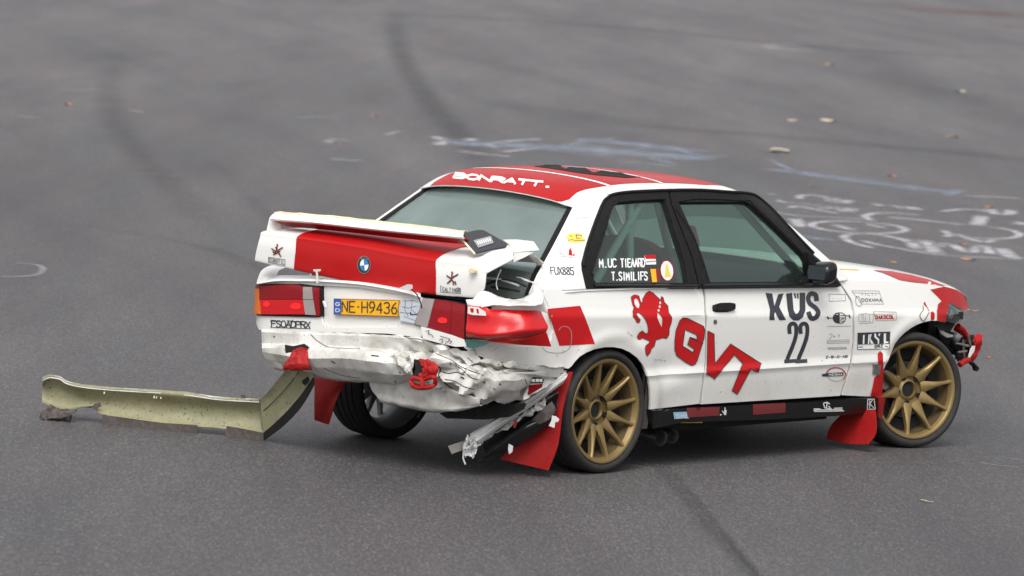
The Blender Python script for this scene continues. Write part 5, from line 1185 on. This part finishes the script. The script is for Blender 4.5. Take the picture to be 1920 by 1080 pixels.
scr('lid_sticker_box', LID, [rect(*A1((248, 470), (368, 490), (366, 530), (248, 508)))] + textlines('EUROTIL', A1((256, 502))[0], A1((362, 522))[0], (0, -6.5)), .9, INK, lid, off=.004)
scr('lid_star_sticker', LID, [A2((418, 505), (415, 555), (385, 582)), A2((380, 528), (410, 548), (460, 518)), A2((400, 540), (430, 575), (428, 592)), A2((440, 570), (445, 590))], 2.6, BRN, lid, off=.004); scr('lid_star_tip', LID, [A2((415, 500), (424, 510))], 2.4, REDV, lid, off=.0048)
scr('lid_sticker_box', LID, [A2((345, 602), (335, 602), (335, 645), (478, 656), (478, 620), (455, 612))] + textlines('CALTINOR', A2((350, 638))[0], A2((474, 648))[0], (0, -7)), 1.0, INK, lid, off=.004)
# number plate
pl_ = patch('number_plate', L, A1((722, 770), (1196, 783), (1188, 902), (722, 886)), YEL, car, h=.02, off=.004, flange=.006)
dp = lambda n, p, m, off=.0054: decal(n, L, p, m, pl_, h=5, off=off)
dp('plate_blue_band', A1((722, 770), (776, 772), (774, 887), (722, 886)), BLUE)
scr('plate_country_letter', L, textlines('G', A1((738, 822))[0], A1((764, 823))[0], (0, -6), gap=.05) + textlines('D', A1((738, 866))[0], A1((764, 867))[0], (0, -6), gap=.05), 1.1, WHITEV, pl_, off=.0066)
letters('plate_letter', L, 'NE', A1((783, 866))[0], A1((876, 869))[0], (0, -20), 2.2, INK, pl_, .0062, .28); letters('plate_letter', L, 'H9436', A1((926, 870))[0], A1((1180, 880))[0], (0, -20), 2.2, INK, pl_, .0062, .26)
scr('plate_dot', L, [A1((897, 830), (903, 830))], 2.6, INK, pl_, off=.0062)
scr('plate_frame', L, [rect(*A1((724, 772), (1194, 785), (1186, 900), (724, 884)))], .8, BRN, pl_, off=.0062)
# torn sticker beside the plate
decal('torn_sticker', L, A1((1215, 780), (1330, 770), (1350, 840), (1320, 955), (1200, 930), (1190, 830)), mat('grey_white_sticker', (.52, .56, .60), .5), car, h=5, off=.004)
scr('torn_sticker_lines', L, [A1((1220, 790), (1300, 785), (1330, 800)), A1((1215, 830), (1260, 840), (1320, 825)), A1((1240, 780), (1235, 850), (1260, 900)), A1((1290, 790), (1280, 850), (1330, 890)), A1((1200, 870), (1290, 880)), A1((1230, 900), (1310, 930))], .8, INK, car, off=.0048); scr('torn_sticker_mark', L, [A1((1275, 868), (1280, 888), (1330, 885), (1335, 868))], 2.2, mat('dark_blue_print', (.02, .06, .2), .5), car, off=.0052)
# lettering strip under the left lamp
scr('sponsor_strip_letters', L, textlines('FSOADPRX', A1((268, 975))[0], A1((548, 985))[0], (0, -12), gap=.12), 2.0, INK, rp, off=.0022); scr('sponsor_strip_line', L, [A1((262, 978), (400, 984), (548, 988))], 1.2, INK, rp, off=.0024); scr('sponsor_strip_letters', L, [A1((262, 935), (330, 935)), A1((380, 930), (470, 940)), A1((420, 925), (410, 975)), A1((470, 935), (520, 980))], 1.4, INK, rp, off=.0026)
# lens sticker
plate('lens_sticker', [P(x, y, x=-.994) for x, y in A2((530, 750), (600, 755), (655, 790), (660, 818), (560, 812), (528, 800))], .002, WCLEAN, car)
for q in (((545, 762), (570, 765), (568, 795), (550, 790)), ((590, 765), (605, 770), (608, 800), (595, 798))): plate('lens_sticker_mark', [P(x, y, x=-.9965) for x, y in A2(*q)], .002, REDV, car)
# side skirt print
LS = Surf(lambda s, z: fL(s, z) + L_n(s, z) * .022, .4, SMAX, .15, .35, 300, 20) if False else None
class Off(Surf):
    def __init__(s, base, d, *a): s.base = base; s.d = d; Surf.__init__(s, lambda u, v: base.f(u, v) + base.nrm(u, v) * d, *a)
SKS = Off(L, .0225, .9, 4.6, .16, .34, 300, 24)
REDM = mat('faded_red_vinyl', (.22, .012, .018), .5, dirt=.5)
for q in (((495, 826), (705, 820), (700, 874), (500, 886)), ((915, 803), (1122, 795), (1122, 855), (915, 869))): decal('skirt_red_block', SKS, Z7(*q), REDM, sk, h=6)
decal('skirt_sticker', SKS, Z7((412, 853), (496, 850), (506, 890), (418, 896)), LBLUE, sk, h=6); scr('skirt_letters', SKS, textlines('SML', Z7((430, 892))[0], Z7((510, 888))[0], (0, -7)), 1.4, WHITEV, sk, off=.0024)
scr('skirt_letters', SKS, textlines('.:N', Z7((705, 872))[0], Z7((745, 868))[0], (0, -8)) + [Z7((738, 825), (742, 868)), Z7((722, 845), (738, 868)), Z7((708, 868), (716, 868))], 1.8, WHITEV, sk)
scr('skirt_figure_print', SKS, [Z7((1365, 795), (1385, 790), (1400, 800)), Z7((1362, 800), (1370, 825), (1405, 832)), Z7((1385, 795), (1380, 825)), Z7((1300, 840), (1340, 838), (1480, 836)), Z7((1302, 832), (1340, 832)), Z7((1395, 815), (1412, 835)), Z7((1430, 828), (1480, 826)), Z7((1305, 848), (1490, 844))], 2.0, WHITEV, sk)
scr('skirt_box_print', SKS, [rect(*Z7((1642, 772), (1682, 770), (1690, 832), (1640, 834))), Z7((1655, 780), (1655, 825)), Z7((1670, 778), (1655, 800), (1680, 825)), Z7((1640, 800), (1655, 802))], 1.5, WHITEV, sk)
tube('skirt_wire', [P(x, y, y=-.80) for x, y in Z7((315, 915), (335, 918), (595, 918))], .003, YELV, car, 6)
plate('arch_liner', [P(x, y, y=-.79) for x, y in Z2((632, 480), (655, 500), (658, 560), (655, 685), (640, 790), (600, 792), (620, 700), (630, 600))], .02, SCRAPE, car)

# ================================================================== INTERIOR
def seat(y, m):
    s_ = loft('racing_seat', [[(.62 - .02, y - .22, 1.06), (.60, y - .12, 1.10), (.60, y, 1.11), (.60, y + .12, 1.10), (.62 - .02, y + .22, 1.06)],
                             [(.75, y - .25, .90), (.68, y - .14, .90), (.67, y, .90), (.68, y + .14, .90), (.75, y + .25, .90)],
                             [(.85, y - .25, .62), (.77, y - .14, .62), (.76, y, .62), (.77, y + .14, .62), (.85, y + .25, .62)],
                             [(.95, y - .25, .42), (.88, y - .14, .38), (.88, y, .38), (.88, y + .14, .38), (.95, y + .25, .42)],
                             [(1.3, y - .25, .46), (1.3, y - .14, .42), (1.3, y, .42), (1.3, y + .14, .42), (1.3, y + .25, .46)]], m, car, 4, 4, .03); return s_
seat(-.36, SEATR); seat(.36, BLACK)
plate('seat_wing', [P(x, y, y=-.52) for x, y in Z3((412, 300), (455, 302), (465, 350), (480, 400), (482, 455), (450, 400))], .05, SEATR, car, bevel=.008)
cg = lambda pts: tube('roll_cage_bar', pts, .021, CAGE, car, 12)
tp = lambda px, py, y: P(px, py, y=y)
cg([tp(1115, 532, -.58), tp(1150, 470, -.56), tp(1205, 375, -.53)]); cg([tp(1272, 535, -.60), tp(1255, 470, -.57), tp(1232, 375, -.53)])
cg([(.42, -.53, 1.32), (.42, .53, 1.32)]); cg([(.42, .53, 1.32), (.40, .62, .45)]); cg([(.42, -.53, 1.32), (.40, -.62, .45)]); cg([(.42, .50, 1.30), (-.25, .50, .86)])
cg([(.42, -.52, 1.32), (1.3, -.50, 1.30), (1.85, -.62, .85)]); cg([(.42, .52, 1.32), (1.3, .50, 1.30), (1.85, .62, .85)]); cg([(.40, -.6, .5), (.42, .52, 1.28)])
loft('dashboard', [[(1.95, y, .90) for y in (-.66, -.3, 0, .3, .66)], [(1.72, y, .93) for y in (-.66, -.3, 0, .3, .66)], [(1.60, y, .84) for y in (-.66, -.3, 0, .3, .66)], [(1.62, y, .60) for y in (-.66, -.3, 0, .3, .66)]], BLACK, car, 3, 4, .01)
loft('parcel_shelf', [[(-.62, y, .86) for y in (-.62, 0, .62)], [(-.3, y, .87) for y in (-.62, 0, .62)], [(.05, y, .86) for y in (-.62, 0, .62)]], UNDER, car, 3, 3, .01)

# ================================================================== TORN BUMPER SKIN dragged behind on the left
gA = np.array([-1.22, 1.88, 0.0]); gB = np.array([-.73, .81, 0.0]); gd = (gB - gA) / np.linalg.norm(gB - gA); gn = np.array([-gd[1], gd[0], 0.0])
if gn @ (CAMP - gA) < 0: gn = -gn
def GP(pts, d=0.0): return [tuple(PL(x, y, gA + gn * d, gn)) for x, y in pts]
topo = A5((68, 168), (110, 150), (180, 160), (230, 190), (360, 215), (600, 235), (800, 246), (1000, 262), (1180, 288), (1350, 300), (1460, 305))
topi = A5((70, 182), (110, 165), (175, 178), (228, 215), (360, 236), (600, 250), (800, 272), (1000, 290), (1180, 305), (1350, 312), (1462, 309))
webm = A5((66, 232), (110, 232), (175, 240), (240, 270), (360, 300), (600, 320), (800, 332), (1000, 345), (1180, 355), (1350, 365), (1470, 375))
webl = A5((64, 300), (110, 320), (175, 340), (240, 350), (370, 350), (600, 390), (800, 410), (1000, 425), (1180, 440), (1350, 455), (1470, 468))
webb = A5((66, 320), (112, 338), (178, 362), (250, 360), (395, 345), (450, 402), (800, 452), (1000, 472), (1180, 488), (1350, 500), (1486, 520))
loft('dragged_bumper_skin', [GP(topo, -.05), GP(topo, -.01), GP(topi, .0), GP(webm, -.055), GP(webl, -.05), GP(webb, -.01)], PRIMER, car, 5, 5, .004, label='long torn bumper skin dragging on the ground at the left, bare greenish inside', sharp=60, disp=crumple(.006, 7))
loft('bumper_skin_flange', [GP([(x, y - 1) for x, y in topo], -.10), GP([(x, y - .5) for x, y in topo], -.05), GP([(x, y + 4.0) for x, y in topo[:4]] + [(x, y + 4.2) for x, y in topo[4:]], .004)], WCLEAN, car, 5, 3, .004)
plate('scraped_lip', GP(A5((452, 404), (620, 430), (820, 455), (1062, 470), (1062, 532), (880, 520), (650, 490), (450, 474)), .0), .006, SCRAPE, car)
plate('scraped_lip', GP(A5((1252, 476), (1350, 500), (1486, 520), (1500, 540), (1488, 570), (1380, 562), (1240, 550)), .0), .006, SCRAPE, car)
loft('torn_lip_end', [GP(A5((120, 348), (170, 362), (235, 372), (290, 378))), GP(A5((50, 405), (120, 395), (205, 390), (280, 385)), .04), GP(A5((45, 432), (110, 425), (210, 425), (262, 398)), .05), GP(A5((70, 440), (130, 445), (215, 448), (250, 455)), .02)], SCRAPE, car, 6, 6, .004, disp=crumple(.02, 18), sharp=25)
plate('torn_lip_scrap', GP(A5((375, 362), (405, 330), (435, 325), (445, 350), (410, 365)), .01), .006, SCRAPE, car)
plate('torn_lip_scrap', GP(A5((1338, 296), (1345, 276), (1360, 278), (1370, 298)), -.05), .02, SCRAPE, car)
for cx, cy, hh in ((465, 262, 14), (785, 290, 16), (800, 292, 12), (828, 296, 12)): plate('skin_clip', GP(A5((cx - 4, cy - hh / 2), (cx + 4, cy - hh / 2), (cx + 3, cy + hh / 2), (cx - 5, cy + hh / 2)), .0), .006, CREAM, car)
# bent arm from the ground up to the left end of the bumper
cAx = -.98
def XP(pts, t):  # t: 0 at the ground bend, 1 at the bumper
    o = []
    for (x, y), tt in zip(pts, t):
        o.append(tuple(P(x, y, x=gB[0] + (cAx - gB[0]) * tt)))
    return o
tt = (0, .3, .65, 1)
arm = [XP(A5((1462, 309), (1510, 262), (1575, 185), (1630, 118)), tt), XP(A5((1468, 345), (1540, 280), (1615, 205), (1672, 120)), [a - .02 for a in tt]), XP(A5((1475, 400), (1580, 320), (1665, 232), (1735, 122)), [a for a in tt]), XP(A5((1480, 460), (1600, 385), (1710, 270), (1790, 122)), tt), XP(A5((1486, 520), (1590, 430), (1715, 290), (1808, 160)), [a + .0 for a in tt])]
loft('bumper_skin_arm', arm, PRIMER, car, 6, 5, .004, disp=crumple(.004, 8))
loft('bumper_skin_underside', [XP(A5((1487, 519), (1592, 430), (1716, 291), (1809, 161)), [a - .004 for a in tt]), XP(A5((1490, 568), (1620, 470), (1730, 350), (1815, 205)), [a + .06 for a in tt])], BLACK, car, 4, 6, .004)
tube('skin_crease_crack', XP(curvepx(A5((1480, 385), (1560, 310), (1640, 225), (1715, 130)), 3), np.linspace(0, 1, 10) - .012), .0018, BLACK, car, 5)
plate('burnt_patch', XP(A5((1735, 185), (1775, 155), (1785, 180), (1755, 215), (1740, 205)), [.93] * 5), .003, DARK, car)

# ================================================================== MARKS ON THE ROAD
ZK = lambda *p: zoomed(1380, 300, 3.556)(*p)
def ek(cx, cy, a, b, rot=0, t0=0, t1=360, n=16): c = ZK((cx, cy))[0]; e = ellipse(c[0], c[1], a / 3.556, b / 3.556, rot=rot, n=n, t0=t0, t1=t1); return e + ([e[0]] if t1 - t0 >= 360 else [])
ch = []
def ck(pts, hw=.055): ch.append((pts, hw))
ck(ek(530, 260, 110, 20, 6, 150, 400)); ck(ZK((640, 255), (655, 282)), .10); ck(ZK((700, 290), (740, 270)), .10); ck(ZK((725, 348), (770, 325)), .10)
ck(ZK((355, 320), (420, 312), (520, 330), (600, 345), (680, 360))); ck(ZK((540, 320), (620, 325), (670, 318))); ck(ZK((265, 270), (330, 285), (430, 292), (620, 315), (700, 335), (780, 345)), .035); ck(ZK((200, 230), (270, 232)), .05)
ck(ZK((340, 395), (400, 405), (430, 450)), .08); ck(ZK((380, 395), (450, 400))); ck(ek(815, 452, 315, 38, 3, 20, 380)); ck(ZK((660, 435), (780, 470)), .07); ck(ZK((870, 430), (990, 455))); ck(ZK((250, 350), (420, 375), (640, 385), (790, 395), (850, 402)), .04)
ck(ek(1100, 395, 240, 35, 4, 140, 300)); ck(ZK((1010, 385), (1200, 400), (1380, 420), (1520, 435)), .07); ck(ZK((1370, 420), (1420, 425)), .06)
ck(ek(1640, 487, 250, 40, 3, -80, 180)); ck(ZK((1390, 515), (1470, 500), (1560, 530), (1660, 550), (1720, 538))); ck(ZK((1605, 440), (1640, 375)), .09)
ck(ek(960, 550, 240, 45, 8, 100, 330)); ck(ZK((840, 540), (960, 570), (1120, 598), (1250, 612), (1400, 630)), .05); ck(ZK((1180, 550), (1210, 595)), .09); ck(ZK((1250, 538), (1330, 620)), .09); ck(ZK((1330, 575), (1385, 555), (1360, 582)), .06)
ck(ZK((1430, 565), (1560, 620), (1640, 575), (1700, 632)), .07); ck(ZK((1770, 592), (1830, 645), (1900, 660)), .09); ck(ZK((730, 500), (960, 500), (1180, 540), (1420, 560)), .035); ck(ZK((1120, 605), (1400, 640), (1700, 655), (1915, 670)), .04)
ck(ZK((930, 295), (965, 308)), .07); ck(ZK((1040, 305), (1130, 328))); ck(ZK((1155, 315), (1200, 335)), .10); ck(ZK((1370, 345), (1500, 332), (1600, 335), (1700, 350))); ck(ZK((1690, 330), (1740, 362), (1820, 362), (1830, 338)), .08); ck(ZK((1850, 425), (1915, 435), (1880, 415)), .07); ck(ZK((1520, 240), (1640, 248), (1760, 250), (1900, 262)), .05)
groundmark('chalk_writing', ch, CHALK, 'rings and letters chalked in white across the track behind the bonnet')
ch = []
T2_ = lambda *p: zoomed(600, 200, 2.286)(*p)
ck(T2_((490, 130), (540, 150), (500, 165)), .09); ck(T2_((560, 150), (620, 165), (700, 160), (760, 180)), .08); ck(T2_((620, 145), (670, 140)), .09); ck(T2_((700, 165), (800, 150), (950, 140)), .06); ck(T2_((780, 195), (930, 180)), .07); ck(T2_((590, 190), (700, 205), (820, 215)), .07)
ck(T2_((40, 225), (180, 235)), .05); ck([(1430, 86), (1470, 92), (1530, 95)], .12); ck([(1425, 82), (1500, 83)], .08)
groundmark('chalk_writing', ch, CHALK, 'white chalk scribble above the roof of the car'); ch = []
ck([(0, 520), (60, 518), (80, 508), (72, 498), (30, 494)], .035); ck([(1835, 868), (1875, 874), (1910, 877)], .010); ck([(1875, 860), (1920, 863)], .010); ck([(1770, 866), (1830, 862)], .006); ck([(120, 170), (190, 168)], .05); ck([(20, 215), (70, 222)], .05); ck([(240, 205), (270, 212)], .05); ck([(560, 222), (620, 218)], .05); ck([(600, 150), (625, 152)], .04); ck([(590, 158), (615, 160)], .05); ck(T2_((30, 160), (60, 140), (130, 150)), .06); ck(T2_((280, 125), (340, 105)), .05)
ck([(1030, 893), (1070, 890)], .008); ck([(1180, 872), (1225, 880)], .012)
groundmark('chalk_writing', ch, softmat('faint_chalk', (0.45, 0.44, 0.46), .50, 6, .2, .7), 'faint white chalk marks scattered on the track')
ch = []
ck(T2_((960, 180), (1060, 165), (1200, 145), (1260, 138)), .06); ck(T2_((980, 190), (1100, 200), (1250, 215)), .07); ck(T2_((1040, 165), (1160, 170), (1330, 190), (1480, 205)), .08); ck(T2_((1180, 205), (1260, 212)), .1); ck(T2_((1280, 235), (1400, 245), (1520, 260)), .08); ck(T2_((1350, 185), (1480, 170)), .06); ck(T2_((1540, 190), (1640, 210), (1760, 212)), .08); ck(T2_((1560, 225), (1700, 225)), .06); ck(T2_((1400, 215), (1520, 250)), .07)
ck([(1480, 318), (1560, 332), (1640, 342)], .07); ck([(1600, 335), (1690, 350), (1760, 358), (1810, 358)], .09); ck([(1770, 368), (1798, 360)], .08); ck([(1500, 440), (1560, 452)], .03); ck([(1440, 300), (1500, 325)], .05)
ck([(830, 268), (1000, 275), (1150, 285), (1340, 300)], .55); ck([(1080, 262), (1200, 272), (1300, 285)], .35); ck([(1450, 318), (1600, 338), (1780, 362)], .25); ck([(1480, 440), (1560, 452)], .12)
groundmark('chalk_writing', ch, CHALKB, 'smudged blue chalk streaks on the track above the roof')
SC = ((-1, 0), (-.75, .18), (-.5, .55), (-.2, .95), (.2, 1), (.5, .6), (.75, .2), (1, 0))
sm_ = lambda ln, m, lab, z, el=8: groundmark('skid_mark', ln, m, lab, z=z, ends=.0, cols=SC, endlen=el)
sm_([([(1235, 872), (1285, 935), (1340, 1000), (1395, 1060), (1470, 1150)], .06), ([(1240, 860), (1320, 955), (1392, 1045), (1430, 1090), (1500, 1180)], .035)], RUBBER, 'narrow dark tyre mark running from the rear wheel to the bottom edge', .003, 5)
sm_([([(735, 5), (740, 50), (755, 110), (800, 185), (850, 240), (890, 290), (930, 360)], .26)], RUBBER, 'wide dark tyre mark curving down behind the roof', .003, 10)
sm_([([(1720, 10), (1800, 22), (1870, 28), (1990, 30)], 2.2), ([(1840, 45), (1900, 50), (1990, 60)], .8)], softmat('leaf_litter_dust', (0.20, 0.085, 0.055), .75, 2.5, .35, .75), 'reddish brown leaf dust on the track at the top right', .002, 6)
FAINT = softmat('faint_rubber', (.04, .04, .043), .24, 1.6, .1, .8)
sm_([([(235, 70), (212, 130), (205, 190), (235, 260), (300, 330), (370, 400), (470, 520)], .24)], FAINT, 'faint dark tyre mark on the left side of the track', .003, 10)
sm_([([(560, 25), (760, 28), (1000, 40), (1200, 55), (1500, 85), (1700, 100), (1960, 112)], .75)], FAINT, 'long dark band crossing the far track', .0025, 8)
sm_([([(900, 190), (1100, 215), (1200, 235), (1500, 260), (1930, 300), (2100, 320)], .7)], FAINT, 'broad faint dark band on the far track', .002, 8)
sm_([([(1560, 60), (1700, 150), (1800, 190), (2000, 260)], .8)], FAINT, 'faint dark sweep at the upper right of the track', .0015, 8)
sm_([([(150, 420), (400, 470), (620, 560), (760, 650)], .16), ([(380, 280), (520, 420), (700, 560)], .10)], FAINT, 'faint crossing streaks left of the spoiler', .0015, 8)
# fallen leaves and chips
LEAF = [mat('leaf_tan', (.42, .24, .12), .7), mat('leaf_pale', (.55, .45, .34), .7), mat('leaf_orange', (.48, .17, .06), .7)]
lv = [((1458, 285), .34, 1, 'pale leaf lying on the track above the bonnet, right of the blue chalk'), ((1555, 228), .26, 1, 'wide pale leaf, leftmost of the pair high on the track at the upper right'), ((1484, 227), .16, 1, 'small pale leaf left of the wide pale leaf high on the track'),
      ((1801, 173), .22, 1, 'pale leaf lying alone at the far right below the reddish patch'), ((1787, 258), .16, 0, 'small tan leaf alone on the far track above the blue chalk at right'), ((1555, 122), .2, 0, 'tan leaf just below the small white chalk patch at the top'), ((1851, 671), .05, 2, 'orange leaf on the asphalt right of the torn front bumper'), ((1673, 331), .10, 2, 'orange leaf left of the blue chalk end'),
      ((1855, 390), .12, 2, 'orange leaf among the chalk rings near the right edge'), ((1817, 488), .13, 0, 'tan leaf just below the lower chalk line at right'), ((1674, 493), .10, 0, 'tan leaf on bare asphalt over the bonnet'), ((1806, 460), .09, 2, 'reddish leaf inside the lowest chalk letters'), ((1521, 348), .08, 0, 'tan leaf above the chalk rings next to the front pillar'), ((1740, 940), .035, 1, 'thin pale twig lying on the asphalt below the front wheel'), ((1826, 584), .07, 0, 'dull tan leaf right of the bonnet nose'), ((128, 197), .14, 2, 'reddish leaf alone at the upper left of the track'), ((702, 218), .09, 2, 'small orange speck of leaf left of the dark tyre mark')]
for i, ((px, py), sz, k, lab) in enumerate(lv):
    c = P(px, py, z=.0); bm = bmesh.new(); vs = []
    if 'twig' in lab:
        pts = [P(1727, 937, z=.006), P(1740, 940, z=.012), P(1750, 941, z=.006)]; tube('', pts, [.003, .004, .002], None, None, 6, bm=bm)
        for v in bm.verts: v.co -= Vector(c)
    else:
        n_ = 14; ce = bm.verts.new((0, 0, sz * .10))
        for j in range(n_):
            a = 2 * math.pi * j / n_; rr = sz * (.36 + .14 * math.cos(5 * a + i) + .05 * random.random()); vs.append(bm.verts.new((math.cos(a) * rr * 1.2, math.sin(a) * rr * .8, .004 + sz * .10 * (.5 + .5 * math.sin(2 * a + i)))))
        for j in range(n_): bm.faces.new([ce, vs[j], vs[(j + 1) % n_]])
    o = link('twig' if 'twig' in lab else 'fallen_leaf', bm, LEAF[k], None, smooth=True); o.location = c; o.rotation_euler = (0, 0, i * 1.3 if 'twig' not in lab else 0)
    tag(o, lab, 'twig' if 'twig' in lab else 'leaf', None if 'twig' in lab else 'fallen leaves on the track')

# ================================================================== wooded slope on the near side of the track (reflected in glass and paint)
FOL = mat('foliage_mass', (0.045, 0.06, 0.028), .9, vary=.7)
bm = bmesh.new(); NX, NZ = 90, 14; rows_ = []
for i in range(NX + 1):
    a = R_(170 + 195 * i / NX); rr = 78 + 10 * math.sin(i * .37); r_ = []
    for j in range(NZ + 1):
        h = j / NZ; H = 9 + 4 * noise.noise(Vector((i * .17, 0, 0))) + 2.2 * noise.noise(Vector((i * .9, 3, 0)))
        d = rr + 16 * h + 2.2 * noise.noise(Vector((i * .8, j * .9, 1))); r_.append(bm.verts.new((10 + math.cos(a) * d, 8 + math.sin(a) * d, H * h ** .8 + (0 if j == 0 else 1.0 * noise.noise(Vector((i * .9, j * .8, 5)))))))
    rows_.append(r_)
for i in range(NX):
    for j in range(NZ): bm.faces.new([rows_[i][j], rows_[i + 1][j], rows_[i + 1][j + 1], rows_[i][j + 1]])
hill = link('wooded_hillside', bm, FOL, None); tag(hill, kind='structure')
